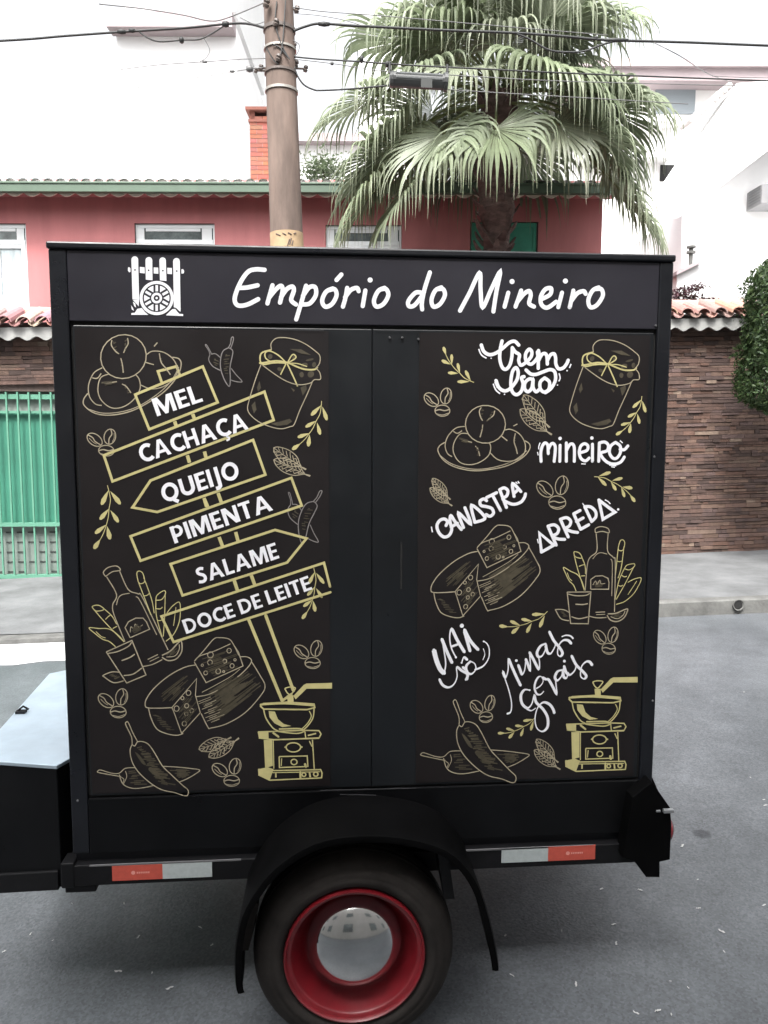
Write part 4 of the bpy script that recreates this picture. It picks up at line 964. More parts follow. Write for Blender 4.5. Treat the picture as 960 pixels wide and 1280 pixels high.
# jar, traced in region J
JP = [(490, 100), (550, 725), (770, 380), (312, 590)]
def jar(K, pts):
    K.tf(affine(JP, pts)); a = K.cream; g_ = K.gold
    a.stroke([(490, 150), (488, 105), (520, 68), (570, 58), (650, 68), (730, 100), (800, 150), (832, 185), (828, 240), (800, 275)], TW)
    a.stroke([(415, 255), (365, 390), (325, 520), (312, 590), (340, 640), (400, 685), (480, 715), (550, 725), (610, 708), (640, 690), (680, 590), (735, 470), (775, 375)], TW)
    a.stroke([(425, 265), (520, 335), (600, 380), (680, 400), (760, 385), (790, 360), (832, 355), (830, 310), (808, 280)], TW)
    g_.stroke([(595, 245), (540, 190), (480, 160), (445, 175), (450, 215), (500, 240), (595, 245)], 1.5); g_.stroke([(490, 150), (420, 175), (408, 230), (430, 258), (500, 245), (595, 240)], 1.8)
    g_.stroke([(400, 250), (440, 245), (520, 230), (600, 240), (660, 265), (720, 285), (790, 285), (815, 265)], 2.0); g_.stroke([(600, 245), (630, 190), (650, 180), (660, 205), (600, 245)], 1.5)
    g_.stroke([(600, 250), (640, 340), (670, 412)], 1.7); g_.stroke([(590, 250), (565, 300), (550, 330)], 1.4); g_.stroke([(600, 245), (670, 245), (740, 265)], 1.2)
    for (x, y, rx, ry, an) in ((700, 325, 16, 20, 0), (765, 320, 22, 26, 40), (545, 290, 18, 14, 20), (720, 255, 26, 16, -20), (790, 250, 14, 20, 10), (760, 215, 30, 8, -15), (650, 205, 14, 22, 20), (480, 200, 16, 20, 30)): K.shade.tf = a.tf; K.shade.fill([(x+rx*math.cos(t)*math.cos(R_(an))-ry*math.sin(t)*math.sin(R_(an)), y+rx*math.cos(t)*math.sin(R_(an))+ry*math.sin(t)*math.cos(R_(an))) for t in [i*.5236 for i in range(12)]])
    for poly in ([(340, 560), (365, 530), (375, 590), (355, 620)], [(470, 690), (530, 675), (610, 650), (625, 670), (590, 695), (520, 705)], [(690, 420), (730, 400), (735, 430), (705, 480)], [(380, 430), (400, 380), (410, 430), (390, 460)], [(620, 140), (700, 140), (770, 180), (700, 172)], [(620, 420), (650, 440), (640, 455)]): K.shade.fill(poly)
    K.flush('jar_drawing')
jar(KR, [RJ(p) for p in JP]); jar(KL, [RB(p) for p in ((500, 105), (570, 710), (793, 385), (342, 575))])
# cheese, traced in region K
CP = [(105, 830), (875, 690), (590, 375), (320, 1028), (500, 675)]
def cheese(K, pts):
    K.tf(affine(CP, pts)); a = K.cream
    a.stroke([(435, 560), (370, 575), (270, 630), (170, 715), (115, 790), (105, 835), (125, 850), (200, 850), (275, 845)], TW*1.15); a.stroke([(275, 845), (440, 650), (428, 760), (455, 875), (330, 1015), (285, 870), (275, 845)], TW, smooth=False)
    a.stroke([(125, 850), (140, 920), (175, 990), (240, 1020), (300, 1028), (340, 1015)], TW*1.1)
    a.stroke([(430, 535), (500, 455), (560, 385), (600, 375), (660, 385), (690, 430), (715, 490)], TW); a.stroke([(430, 535), (465, 500), (560, 465), (665, 415)], TW); a.stroke([(430, 540), (500, 675), (740, 560), (715, 470), (690, 430)], TW*1.1, smooth=False)
    a.stroke([(720, 500), (770, 500), (795, 530), (740, 600), (640, 680), (520, 750), (430, 770)], TW*1.1); a.stroke([(795, 530), (840, 610), (875, 690), (840, 760), (740, 870), (620, 945), (520, 975), (500, 970), (460, 880)], TW*1.1)
    a.stroke([(470, 740), (560, 690), (660, 630), (720, 580)], .8)
    for (x, y, r) in ((655, 460, 14), (530, 540, 15), (535, 490, 18), (625, 530, 12), (580, 598, 15), (670, 560, 13), (500, 610, 12), (385, 745, 15), (345, 780, 10), (305, 850, 16), (370, 830, 13), (400, 862, 12), (365, 885, 11), (350, 950, 14), (615, 600, 6), (480, 560, 7), (690, 520, 7)): a.oval(x, y, r, r*1.15, 20, .95, 12)
    hatch(K.shade, 450, 780, 780, 560, 860, 690, 520, 960, 34, 1.2, 3); hatch(K.cream, 440, 800, 560, 750, 620, 900, 500, 950, 12, .7, 4)
    hatch(K.shade, 150, 800, 380, 620, 420, 650, 270, 810, 10, 1.0, 5); hatch(K.shade, 140, 880, 200, 900, 300, 1000, 220, 1000, 9, 1.0, 6); hatch(K.shade, 470, 520, 700, 440, 720, 560, 510, 650, 16, 1.1, 7)
    hatch(K.shade, 300, 860, 430, 700, 440, 860, 340, 980, 12, 1.1, 8)
    K.flush('cheese_drawing')
cheese(KR, [RK(p) for p in CP]); cheese(KL, [RE((475, 585)), RF((460, 435)), RF((130, 97)), RE((728, 812)), RF((42, 415))])
# large chillies, traced in region E
HP = [(340, 715), (785, 1240), (135, 1070), (870, 1060)]
def chilli(K, pts):
    K.tf(affine(HP, pts)); a = K.cream
    a.stroke([(380, 880), (375, 820), (335, 735), (335, 715), (352, 715), (385, 790), (420, 855)], TW)
    a.stroke([(380, 875), (365, 920), (380, 1000), (430, 1080), (520, 1160), (600, 1205), (690, 1225), (760, 1248), (785, 1240), (785, 1205), (740, 1165), (660, 1090), (600, 1030), (540, 930), (500, 875), (460, 855), (420, 855), (400, 885), (380, 875)], TW*1.1)
    a.stroke([(300, 1110), (240, 1100), (135, 1080), (132, 1068), (150, 1062), (230, 1085), (285, 1085), (330, 1050), (405, 1045)], TW)
    a.stroke([(285, 1095), (310, 1160), (360, 1190), (430, 1195), (535, 1175)], TW*1.1); a.stroke([(605, 1035), (700, 1040), (800, 1050), (870, 1062), (840, 1090), (780, 1125), (720, 1150)], TW*1.1); a.stroke([(330, 1070), (340, 1110), (315, 1165)], TW*.8); a.stroke([(300, 1115), (320, 1130), (310, 1160)], TW*.8)
    s_ = K.shade; hatch(s_, 400, 900, 470, 880, 720, 1190, 560, 1160, 26, 1.6, 3); hatch(s_, 350, 1070, 420, 1060, 500, 1170, 360, 1170, 8, 1.5, 4); hatch(s_, 640, 1050, 830, 1060, 800, 1100, 720, 1130, 8, 1.5, 6)
    s_.fill([(400, 930), (440, 960), (480, 1020), (450, 1010)], True); s_.fill([(520, 1040), (580, 1090), (560, 1110), (500, 1060)], True)
    K.flush('chilli_drawing')
chilli(KL, [RE(p) for p in HP]); chilli(KR, [RM((280, 618)), RM((722, 1208)), RM((42, 1000)), RM((822, 1000))])
# small faint chillies, traced in region B
SPp = [(230, 65), (40, 125), (297, 378), (148, 260)]
def small_chilli(K, pts):
    K.tf(affine(SPp, pts)); a = K.gray
    a.stroke([(200, 140), (215, 110), (222, 70), (236, 66), (232, 100), (215, 145)], 1.1); a.stroke([(200, 140), (165, 160), (148, 205), (145, 280), (170, 360), (205, 412), (214, 370), (212, 280), (225, 210), (232, 165), (215, 145), (200, 140)], 1.2)
    a.stroke([(70, 190), (62, 160), (38, 122), (48, 122), (75, 170), (80, 185)], 1.0); a.stroke([(70, 190), (62, 225), (90, 270), (145, 300)], 1.1); a.stroke([(80, 185), (110, 182), (145, 210)], 1.1); a.stroke([(220, 285), (255, 330), (297, 378), (255, 378), (212, 365)], 1.1)
    hatch(K.shade, 160, 180, 220, 170, 210, 330, 165, 330, 9, 1.1, 2); hatch(K.shade, 80, 200, 140, 220, 140, 280, 95, 260, 4, 1.1, 2)
    K.flush('chilli_drawing')
small_chilli(KL, [RB(p) for p in SPp]); small_chilli(KL, [RD(p) for p in ((855, 190), (625, 205), (835, 546), (705, 390))])
# bread plate, traced in region I
BP = [(520, 690), (415, 880), (690, 850), (165, 890), (853, 870), (480, 1040)]
def bread(K, pts):
    K.tf(affine(BP, pts)); a = K.cream
    a.oval(520, 692, 150, 142, 0, TW*1.1); a.stroke([(390, 762), (330, 765), (285, 830), (280, 900), (320, 970), (390, 995), (470, 980), (540, 930), (560, 870), (550, 830)], TW*1.1)
    a.stroke([(668, 735), (710, 730), (775, 765), (815, 830), (815, 900), (770, 950), (690, 970), (610, 955), (555, 905)], TW*1.1); a.stroke([(365, 708), (300, 720), (240, 780), (218, 850), (235, 910), (270, 935)], TW*1.1)
    a.stroke([(215, 828), (175, 855), (165, 895), (210, 965), (300, 1015), (430, 1040), (560, 1030), (690, 1000), (800, 940), (850, 880), (850, 840), (815, 815)], TW*1.2); a.stroke([(180, 925), (260, 985), (380, 1022), (500, 1028), (640, 1000), (750, 955), (830, 890)], TW*.9)
    for p in ([(490, 565), (475, 595), (485, 640), (500, 665)], [(590, 590), (580, 625), (550, 650), (530, 670)], [(500, 695), (495, 735), (480, 790)], [(325, 800), (370, 815), (420, 828)], [(445, 855), (465, 880), (478, 930)], [(640, 780), (665, 800), (685, 815)], [(745, 760), (735, 820), (750, 870), (760, 915)], [(280, 745), (310, 760), (345, 740)], [(730, 705), (760, 690)]): a.stroke(p, 1.3)
    s_ = K.shade; hatch(s_, 480, 570, 520, 560, 500, 660, 480, 660, 5, 1.3, 2); hatch(s_, 560, 600, 600, 590, 560, 650, 520, 680, 5, 1.3, 3); hatch(s_, 320, 790, 420, 820, 420, 840, 320, 820, 4, 1.2, 4); hatch(s_, 440, 850, 470, 860, 480, 930, 455, 930, 5, 1.2, 5); hatch(s_, 490, 720, 500, 700, 490, 790, 470, 790, 4, 1.2, 6); hatch(s_, 730, 780, 750, 790, 760, 900, 740, 900, 5, 1.2, 7)
    K.flush('bread_plate_drawing')
bread(KR, [RI(p) for p in BP])
_k = complex(818-92, 262-578)/complex(853-165, 870-890)
_s = lambda p: (lambda z: RA((z.real, z.imag)))(complex(92, 578)+(complex(*p)-complex(165, 890))*_k)
bread(KL, [_s(p) for p in BP])
# bottle, glass, cane and limes, traced in region L
OP = [(490, 490), (585, 482), (632, 1075), (285, 935), (438, 1162), (725, 1060), (690, 558), (772, 730), (822, 832), (335, 640), (258, 755)]
def bottle(K, pts):
    K.tf(affine(OP, pts)); a = K.cream; g_ = K.gold
    a.stroke([(490, 500), (490, 470), (530, 455), (580, 468), (588, 500), (540, 490), (490, 500)], TW*1.1); a.stroke([(495, 505), (500, 630), (450, 680), (430, 740), (415, 920)], TW*1.1); a.stroke([(582, 505), (578, 630), (620, 680), (634, 720), (628, 1075)], TW*1.1)
    a.stroke([(470, 690), (500, 655), (530, 645), (575, 655)], TW*.9); a.stroke([(600, 690), (612, 730), (608, 960)], TW*.9); a.stroke([(440, 1105), (500, 1118), (570, 1115)], TW*1.1); a.stroke([(490, 1078), (560, 1075)], TW); a.stroke([(495, 1095), (560, 1092)], TW*.8)
    a.stroke([(455, 910), (455, 840), (490, 815), (540, 812), (580, 830), (588, 860), (585, 910), (455, 910)], TW*1.1, smooth=False); hatch(K.shade, 470, 870, 540, 840, 570, 890, 480, 900, 8, 1.3, 2)
    a.stroke([(470, 880), (490, 850), (500, 875), (520, 845), (530, 870), (560, 868)], .9)
    a.stroke([(285, 932), (310, 1160), (438, 1162), (457, 930), (285, 932)], TW*1.2, smooth=False); a.stroke([(290, 945), (350, 958), (420, 955), (450, 940)], TW*1.2); a.stroke([(345, 1020), (400, 1022), (435, 1015)], TW*1.4); a.stroke([(315, 1110), (370, 1125), (435, 1112)], TW*1.3)
    a.stroke([(300, 1140), (240, 1125), (205, 1070), (205, 1058), (260, 1060), (300, 1080)], TW*1.2); hatch(K.shade, 225, 1070, 280, 1075, 295, 1110, 250, 1115, 6, 1.2, 3)
    a.stroke([(575, 1100), (600, 1135), (650, 1145), (700, 1115), (725, 1058), (700, 1060), (640, 1085), (580, 1090)], TW*1.4); a.stroke([(600, 1110), (650, 1125), (690, 1100), (705, 1070)], TW); hatch(K.shade, 600, 1095, 690, 1070, 690, 1100, 620, 1120, 6, 1.2, 4)
    g_.stroke([(655, 610), (670, 560), (690, 552), (703, 575), (690, 625), (662, 628), (655, 610)], TW); g_.stroke([(655, 615), (640, 760), (632, 830)], TW); g_.stroke([(697, 600), (680, 740), (655, 830)], TW); g_.stroke([(645, 705), (665, 710), (683, 705)], TW)
    g_.stroke([(700, 760), (720, 735), (770, 725), (772, 745), (735, 770), (700, 760)], TW); g_.stroke([(700, 760), (660, 850), (632, 985)], TW); g_.stroke([(770, 745), (700, 880), (640, 985)], TW); g_.stroke([(678, 808), (700, 820), (718, 815)], TW); g_.stroke([(650, 880), (672, 888), (690, 880)], TW)
    g_.stroke([(725, 860), (775, 835), (822, 830), (800, 890), (760, 950), (700, 1000), (640, 1020)], TW); g_.stroke([(790, 850), (745, 920), (725, 950)], TW*.8)
    g_.stroke([(335, 660), (335, 638), (370, 645), (390, 675), (380, 685), (345, 675), (335, 660)], TW); g_.stroke([(335, 660), (360, 760), (410, 920)], TW); g_.stroke([(390, 675), (415, 740), (418, 800)], TW); g_.stroke([(370, 745), (395, 735), (412, 732)], TW); g_.stroke([(385, 815), (415, 812)], TW)
    g_.stroke([(350, 925), (330, 880), (300, 850), (275, 800), (258, 752), (310, 780), (360, 805), (390, 850), (410, 910)], TW); g_.stroke([(285, 790), (300, 830), (320, 850)], TW*.8)
    K.flush('bottle_drawing')
bottle(KR, [RL(p) for p in OP]); bottle(KL, [RC(p) for p in ((175, 702), (284, 662))]+[RE((632, 187)), RE((193, 205)), RE((468, 358)), RE((750, 150)), RC((445, 692)), RC((636, 838)), RC((757, 898)), RC((92, 960)), RC((93, 1112))])
# coffee grinder, traced in region O
QP = [(822, 297), (303, 440), (280, 925), (735, 968), (697, 440), (735, 640)]
def grinder(K, pts):
    K.tf(affine(QP, pts)); g_ = K.gold; s_ = K.shade
    g_.fill([(545, 370), (620, 290), (640, 280), (822, 276), (822, 318), (640, 318), (560, 395)][:7]); 
    g_.stroke([(485, 315), (520, 305), (560, 312), (540, 345), (520, 360), (500, 345), (485, 315)], 1.6); g_.fill([(498, 365), (545, 365), (545, 430), (505, 430)])
    g_.stroke([(305, 440), (330, 425), (500, 415), (690, 430), (695, 455), (640, 470), (330, 465), (305, 440)], 2.0, smooth=False); g_.stroke([(310, 432), (480, 424), (690, 440)], 2.6)
    g_.stroke([(330, 465), (345, 530), (390, 600), (430, 625)], 1.6); g_.stroke([(690, 460), (680, 530), (640, 590), (600, 625)], 1.6); g_.stroke([(655, 480), (668, 520), (640, 570), (600, 610)], 1.2)
    g_.fill([(365, 480), (410, 485), (430, 540), (470, 575), (525, 590), (460, 598), (405, 570), (370, 525)])
    g_.stroke([(435, 612), (580, 610), (605, 625)], 2.0); g_.stroke([(430, 630), (560, 645), (620, 628)], 1.6)
    g_.fill([(283, 632), (360, 628), (360, 680), (290, 676)]); g_.stroke([(285, 632), (430, 628), (610, 622), (720, 625), (735, 650), (720, 678), (400, 690), (290, 676)], 1.7, smooth=False); g_.stroke([(395, 690), (720, 680)], 1.8); g_.stroke([(620, 630), (625, 678)], 1.5); g_.stroke([(640, 660), (700, 645)], 2.0); g_.stroke([(395, 640), (430, 668)], 2.6)
    g_.fill([(325, 690), (385, 690), (385, 880), (330, 895)]); g_.stroke([(392, 690), (392, 900)], 1.3); g_.stroke([(672, 690), (680, 905)], 1.5); g_.stroke([(650, 700), (668, 740)], 1.4)
    g_.oval(535, 745, 52, 34, 0, 1.7, 18); g_.stroke([(472, 742), (482, 745)], 2); g_.stroke([(590, 742), (600, 745)], 2)
    g_.stroke([(432, 812), (632, 808), (635, 885), (432, 892), (432, 812)], 1.6, smooth=False); g_.stroke([(450, 825), (445, 880)], 1.2); g_.stroke([(615, 870), (620, 890)], 3); g_.oval(537, 853, 22, 20, 0, 1.6, 12)
    g_.fill([(278, 905), (350, 890), (390, 905), (360, 985), (280, 945)]); g_.stroke([(280, 905), (390, 915), (725, 910), (735, 935), (730, 970), (360, 985), (280, 945)], 1.7, smooth=False); g_.stroke([(370, 930), (720, 925)], 1.2); g_.stroke([(405, 930), (405, 965)], 2); g_.stroke([(580, 925), (580, 970)], 2.5); g_.oval(605, 945, 14, 14, 0, 1.6, 10); g_.stroke([(645, 925), (650, 965)], 2.2); g_.oval(690, 942, 16, 16, 0, 1.8, 10)
    K.flush('coffee_grinder_drawing')
grinder(KR, [RO(p) for p in QP]); grinder(KL, [RF(p) for p in ((922, 425), (420, 578), (410, 1040), (862, 1082), (828, 580), (852, 775))])
# the signpost
KL.tf(lambda p: p); G = KL.gold; SW = 3.1
def poly(*pts): G.stroke(list(pts), SW, smooth=False, closed=True)
poly(RA((475, 500)), RB((20, 272)), RB((125, 525)), RA((580, 760)))
poly(RA((240, 955)), RB((455, 450)), RB((520, 650)), RA((305, 1150)))
poly((165.8, 634.2), (188.3, 600.6), RB((375, 790)), RB((462, 1035)), (196.7, 640))
poly(RC((380, 422)), RD((645, 98)), RD((718, 293)), RC((455, 605)))
poly(RC((680, 630)), RD((530, 465)), RD((752, 525)), RD((615, 695)), RC((770, 865)))
G.stroke([RD((920, 905)), RE((682, 130)), RC((612, 1022)), RD((875, 697)), RD((918, 865))], SW, smooth=False)
G.stroke([RA((672, 405)), RA((645, 325)), RA((785, 288)), RA((805, 345))], SW, smooth=False)
for R0, a, c in ((RA, (770, 700), (785, 745)), (RA, (905, 645), (922, 690)), (RA, (865, 955), (882, 1010)), (RB, (32, 872), (42, 912)), (RC, (935, 150), (950, 200)), (RD, (28, 240), (55, 302)), (RD, (128, 205), (150, 268)),
                 (RD, (135, 515), (160, 582)), (RD, (252, 480), (272, 555)), (RD, (242, 822), (265, 893)), (RD, (362, 785), (388, 855))): G.stroke([R0(a), R0(c)], 4.2, smooth=False, cap=False)
G.stroke([RD((345, 1100)), RF((580, 540))], 4.0, smooth=False); G.stroke([RD((465, 1070)), RF((660, 470))], 4.0, smooth=False); G.stroke([RF((580, 542)), RF((645, 495))], 3.2, smooth=False)
KL.flush('signpost_drawing')
# product names in bold sans capitals
def _arc(cx, cy, rx, ry, a0, a1, n=16): return [(cx+rx*math.cos(R_(a0+(a1-a0)*i/n)), cy+ry*math.sin(R_(a0+(a1-a0)*i/n))) for i in range(n+1)]
_rc = lambda x0, x1, y0, y1: ('f', [(x0, y0), (x1, y0), (x1, y1), (x0, y1)])
_st = lambda w, p: ('s', w, p)
_C = [_st(.2, _arc(.47, .5, .36, .415, 48, 312))]
_O = [('o', .2, _arc(.45, .5, .345, .415, 0, 360, 26)[:-1])]
CAPS = {'E': (.54, [_rc(0, .2, 0, 1), _rc(.2, .54, .83, 1), _rc(.2, .50, .42, .58), _rc(.2, .54, 0, .17)]), 'L': (.53, [_rc(0, .2, 0, 1), _rc(.2, .53, 0, .17)]),
  'M': (.98, [('f', [(0, 0), (0, 1), (.27, 1), (.49, .36), (.71, 1), (.98, 1), (.98, 0), (.79, 0), (.79, .68), (.565, 0), (.415, 0), (.19, .68), (.19, 0)])]),
  'A': (.92, [('f', [(0, 0), (.35, 1), (.46, 1), (.46, .78), (.215, 0)]), ('f', [(.92, 0), (.705, 0), (.46, .78), (.46, 1), (.57, 1)]), ('f', [(.284, .22), (.636, .22), (.58, .39), (.34, .39)])]),
  'H': (.74, [_rc(0, .2, 0, 1), _rc(.54, .74, 0, 1), _rc(.2, .54, .42, .59)]), 'I': (.2, [_rc(0, .2, 0, 1)]), 'T': (.62, [_rc(0, .62, .83, 1), _rc(.21, .41, 0, .83)]),
  'N': (.80, [('f', [(0, 0), (0, 1), (.25, 1), (.61, .33), (.61, 1), (.80, 1), (.80, 0), (.55, 0), (.19, .67), (.19, 0)])]),
  'C': (.70, _C), '\u00c7': (.70, _C+[_st(.10, [(.46, .06), (.44, -.06), (.52, -.12), (.50, -.22), (.34, -.24)])]), 'O': (.90, _O), 'Q': (.90, _O+[_st(.19, [(.48, .12), (.60, -.04), (.74, -.17)])]),
  'U': (.76, [_st(.2, [(.1, 1), (.1, .38)]+_arc(.38, .37, .28, .285, 180, 360, 12)+[(.66, .38), (.66, 1)])]), 'J': (.34, [_st(.2, [(.22, 1), (.22, .05), (.19, -.10), (.10, -.165), (-.04, -.16)])]),
  'P': (.62, [_rc(0, .2, 0, 1), _st(.17, [(.2, .915), (.32, .915)]+_arc(.31, .66, .225, .255, 90, -90, 10)+[(.31, .405), (.2, .405)])]),
  'D': (.78, [_rc(0, .2, 0, 1), _st(.175, [(.2, .912), (.28, .912)]+_arc(.29, .5, .39, .412, 88, -88, 12)+[(.28, .088), (.2, .088)])]),
  'S': (.58, [_st(.185, [(.51, .84), (.33, .905), (.16, .85), (.13, .70), (.23, .58), (.40, .47), (.475, .31), (.42, .15), (.26, .092), (.04, .15)])])}
def word(K, txt, B0, B1, cap):
    """product name in bold capitals, from baseline start to baseline end"""
    x = 0; out = []
    for ch in txt:
        if ch == ' ': x += .26; continue
        w_, sh = CAPS[ch]; out.append((x, sh)); x += w_+.105
    T = x-.105; a = K.white; kx = math.dist(B0, B1)/T; ky = math.hypot(*cap)
    for x0, sh in out:
        a.tf = lambda p, x0=x0: (B0[0]+(p[0]+x0)/T*(B1[0]-B0[0])+p[1]*cap[0], B0[1]+(p[0]+x0)/T*(B1[1]-B0[1])+p[1]*cap[1])
        for q in sh:
            if q[0] == 'f': a.fill(q[1])
            elif q[0] == 's': a.stroke(q[2], q[1]*(kx+ky)/2, smooth=len(q[2]) > 2 and len(q[2]) < 11, cap=False, per=4)
            else: a.stroke(q[2], q[1]*(kx+ky)/2, smooth=False, closed=True)
    K.flush('lettering')
word(KL, 'MEL', (196.5, 520.5), (254, 501.5), (-7.5, -21.5)); word(KL, 'CACHAÇA', (177.8, 579), (311, 536), (-7, -21)); word(KL, 'QUEIJO', (205.3, 629), (301, 596.5), (-6.5, -21.5))
word(KL, 'PIMENTA', (218.5, 679.5), (341.5, 637.5), (-7, -20.5)); word(KL, 'SALAME', (248.8, 730.5), (349.5, 697.5), (-6, -19.5)); word(KL, 'DOCE DE LEITE', (233, 792.5), (390.5, 736.5), (-6, -17))
# hand lettering on the right panel
Wt = KR.white
def hand(R0, w, *strokes):
    Wt.tf = R0
    for s in strokes: Wt.stroke(list(s), w)
def dot(R0, *pts, r=2.2):
    Wt.tf = lambda p: p
    for p in pts: q = R0(p); Wt.disc(q[0], q[1], r)
J2 = lambda p: RI((p[0]+840, p[1]))                    # region J written in region I units
hand(RI, 4.3, [(490, 98), (508, 145), (550, 170), (600, 158), (650, 122), (700, 80), (740, 70), (770, 98)], [(645, 68), (632, 130), (628, 200), (645, 262), (672, 280), (702, 250), (718, 190), (722, 118)],
     [(722, 118), (745, 150), (775, 172), (770, 215), (785, 248), (815, 235), (860, 190), (868, 150), (848, 130), (822, 165), (825, 215), (860, 242), (895, 215), (920, 170), (918, 140)])
hand(RJ, 4.3, [(70, 150), (76, 200), (76, 272)], [(78, 215), (105, 168), (132, 165), (142, 195), (144, 240)], [(144, 215), (168, 172), (195, 165), (206, 195), (208, 240), (228, 275), (262, 270), (288, 240), (300, 212)])
hand(RI, 4.3, [(600, 365), (622, 418), (665, 442), (710, 420), (755, 360), (765, 300), (748, 268), (722, 300), (710, 380), (720, 445), (752, 470), (788, 445), (802, 390), (790, 345), (810, 335)],
     [(878, 358), (850, 352), (818, 380), (815, 425), (840, 448), (868, 420), (878, 360), (878, 415), (900, 448), (925, 430)])
hand(RJ, 4.3, [(125, 345), (92, 375), (92, 425), (120, 450), (155, 430), (160, 375), (125, 345)], [(130, 455), (175, 420), (205, 360), (200, 300), (165, 282), (110, 300), (60, 318), (20, 315), (-15, 285)])
hand(RI, 1.7, [(470, 128), (490, 172), (528, 197)], [(578, 388), (598, 435), (630, 463)], [(590, 375), (610, 420)]); hand(RJ, 1.7, [(322, 240), (310, 270)], [(232, 310), (240, 345), (230, 370)])
dot(RI, (563, 197), (663, 467), r=.9); dot(RJ, (292, 290), (220, 398), r=.9); KR.flush('lettering')
hand(RJ, 3.9, [(98, 970), (96, 905), (108, 855), (128, 832), (148, 850), (152, 912)], [(152, 880), (172, 842), (192, 838), (205, 870), (196, 970)], [(240, 850), (238, 970)], [(287, 832), (287, 970)], [(290, 885), (312, 845), (335, 842), (347, 875), (346, 970)],
     [(390, 905), (440, 888), (448, 855), (425, 838), (395, 855), (383, 905), (398, 950), (430, 966), (458, 945)], [(482, 842), (482, 970)], [(535, 835), (530, 970)], [(535, 832), (575, 825), (602, 850), (592, 890), (545, 908), (560, 945), (600, 980), (650, 990), (695, 975), (722, 938)],
     [(655, 828), (620, 855), (610, 905), (635, 945), (665, 945), (692, 905), (690, 855), (655, 828)], [(690, 880), (722, 882), (748, 855)])
dot(RJ, (240, 798), (478, 795)); hand(RJ, 1.4, [(90, 830), (80, 858), (80, 880)], [(70, 900), (76, 925)], [(398, 988), (432, 990)], [(608, 998), (660, 1004)], [(622, 1010), (650, 1014)], [(690, 815), (710, 832)])
KR.flush('lettering')
hand(RK, 4.0, [(212, 378), (222, 350), (200, 332), (168, 342), (148, 378), (160, 425), (195, 458), (232, 448), (252, 405), (240, 350), (246, 308), (275, 350), (320, 406)], [(248, 388), (292, 362)], [(335, 392), (300, 290), (385, 366), (345, 252)],
     [(415, 355), (392, 235), (487, 322), (415, 355)], [(498, 202), (478, 190), (452, 205), (458, 235), (500, 245), (535, 258), (546, 290), (522, 312), (495, 300)], [(498, 180), (568, 146)], [(540, 165), (597, 272)], [(592, 128), (638, 250)],
     [(590, 125), (622, 112), (648, 132), (640, 168), (612, 188), (640, 212), (690, 228), (740, 212), (765, 180), (772, 155)], [(692, 172), (682, 82), (740, 138)], [(692, 150), (722, 122)])
hand(RK, 1.6, [(108, 385), (115, 425)], [(702, 70), (716, 82)], [(718, 64), (728, 80)])
KR.flush('lettering')
for s in ([(97, 640), (82, 502), (187, 590), (97, 640)], [(205, 590), (145, 452)], [(292, 530), (235, 402)], [(332, 362), (382, 474)], [(332, 362), (378, 338)], [(352, 418), (400, 392)], [(382, 474), (440, 442)], [(412, 312), (462, 418)], [(515, 262), (545, 402), (632, 350), (515, 262)]):
    Wt.tf = RL; Wt.stroke(s, 4.0, smooth=False)
hand(RL, 4.0, [(145, 452), (190, 442), (222, 468), (212, 505), (178, 525), (220, 545), (266, 548)], [(235, 402), (280, 390), (310, 415), (300, 450), (270, 470), (315, 490), (360, 498)], [(412, 310), (455, 312), (490, 345), (492, 385), (462, 418)])
dot(RL, (655, 330), r=1.5); hand(RL, 1.4, [(68, 545), (75, 577)], [(395, 285), (407, 302)], [(558, 260), (580, 272), (598, 290)])
KR.flush('lettering'); Wt.pen = .38
hand(RM, 4.4, [(130, 248), (148, 320), (175, 385), (205, 415)]); hand(RM, 3.0, [(205, 415), (216, 350), (205, 260), (188, 168)], [(188, 168), (225, 260), (262, 340)], [(290, 300), (258, 235), (245, 160), (258, 95), (300, 175), (352, 262)], [(258, 222), (318, 200)], [(352, 98), (395, 180), (452, 245)], [(352, 110), (372, 180), (393, 255)])
hand(RM, 2.5, [(170, 460), (195, 502), (235, 518), (275, 495), (298, 440), (295, 372), (330, 395), (375, 425), (362, 465)], [(340, 372), (372, 405), (372, 462)], [(332, 340), (348, 300), (372, 318)], [(395, 330), (365, 365), (372, 410), (405, 420), (435, 385), (425, 345), (395, 330)], [(430, 390), (490, 362), (528, 305), (532, 240), (515, 200), (492, 184)])
hand(RM, 1.5, [(485, 320), (500, 278), (488, 235)]); dot(RM, (333, 70), r=2.6)
KR.flush('lettering')
hand(RN, 2.0, [(384, 580), (420, 556), (440, 520), (428, 486), (402, 488), (378, 530), (372, 580), (390, 622), (420, 626), (446, 600)])
hand(RN, 2.65, [(155, 780), (182, 762), (187, 690), (165, 590), (135, 500), (118, 445), (140, 490), (160, 430), (162, 345), (190, 405), (228, 490), (260, 555)], [(242, 392), (256, 430), (272, 465), (292, 430), (302, 348)], [(302, 345), (318, 385), (338, 434), (338, 370), (332, 292)], [(332, 290), (362, 345), (406, 425), (412, 370), (402, 325)],
     [(458, 222), (420, 240), (392, 290), (402, 325), (432, 318), (458, 270), (460, 232), (475, 290), (500, 300), (525, 265), (540, 230)], [(490, 125), (525, 195), (570, 250), (595, 295), (578, 322), (556, 300), (566, 235), (600, 195), (640, 195), (665, 220)])
hand(RN, 1.6, [(588, 165), (625, 153), (660, 160), (682, 182)], [(308, 742), (345, 756), (382, 735)]); dot(RN, (226, 356), (610, 360), r=1.8)
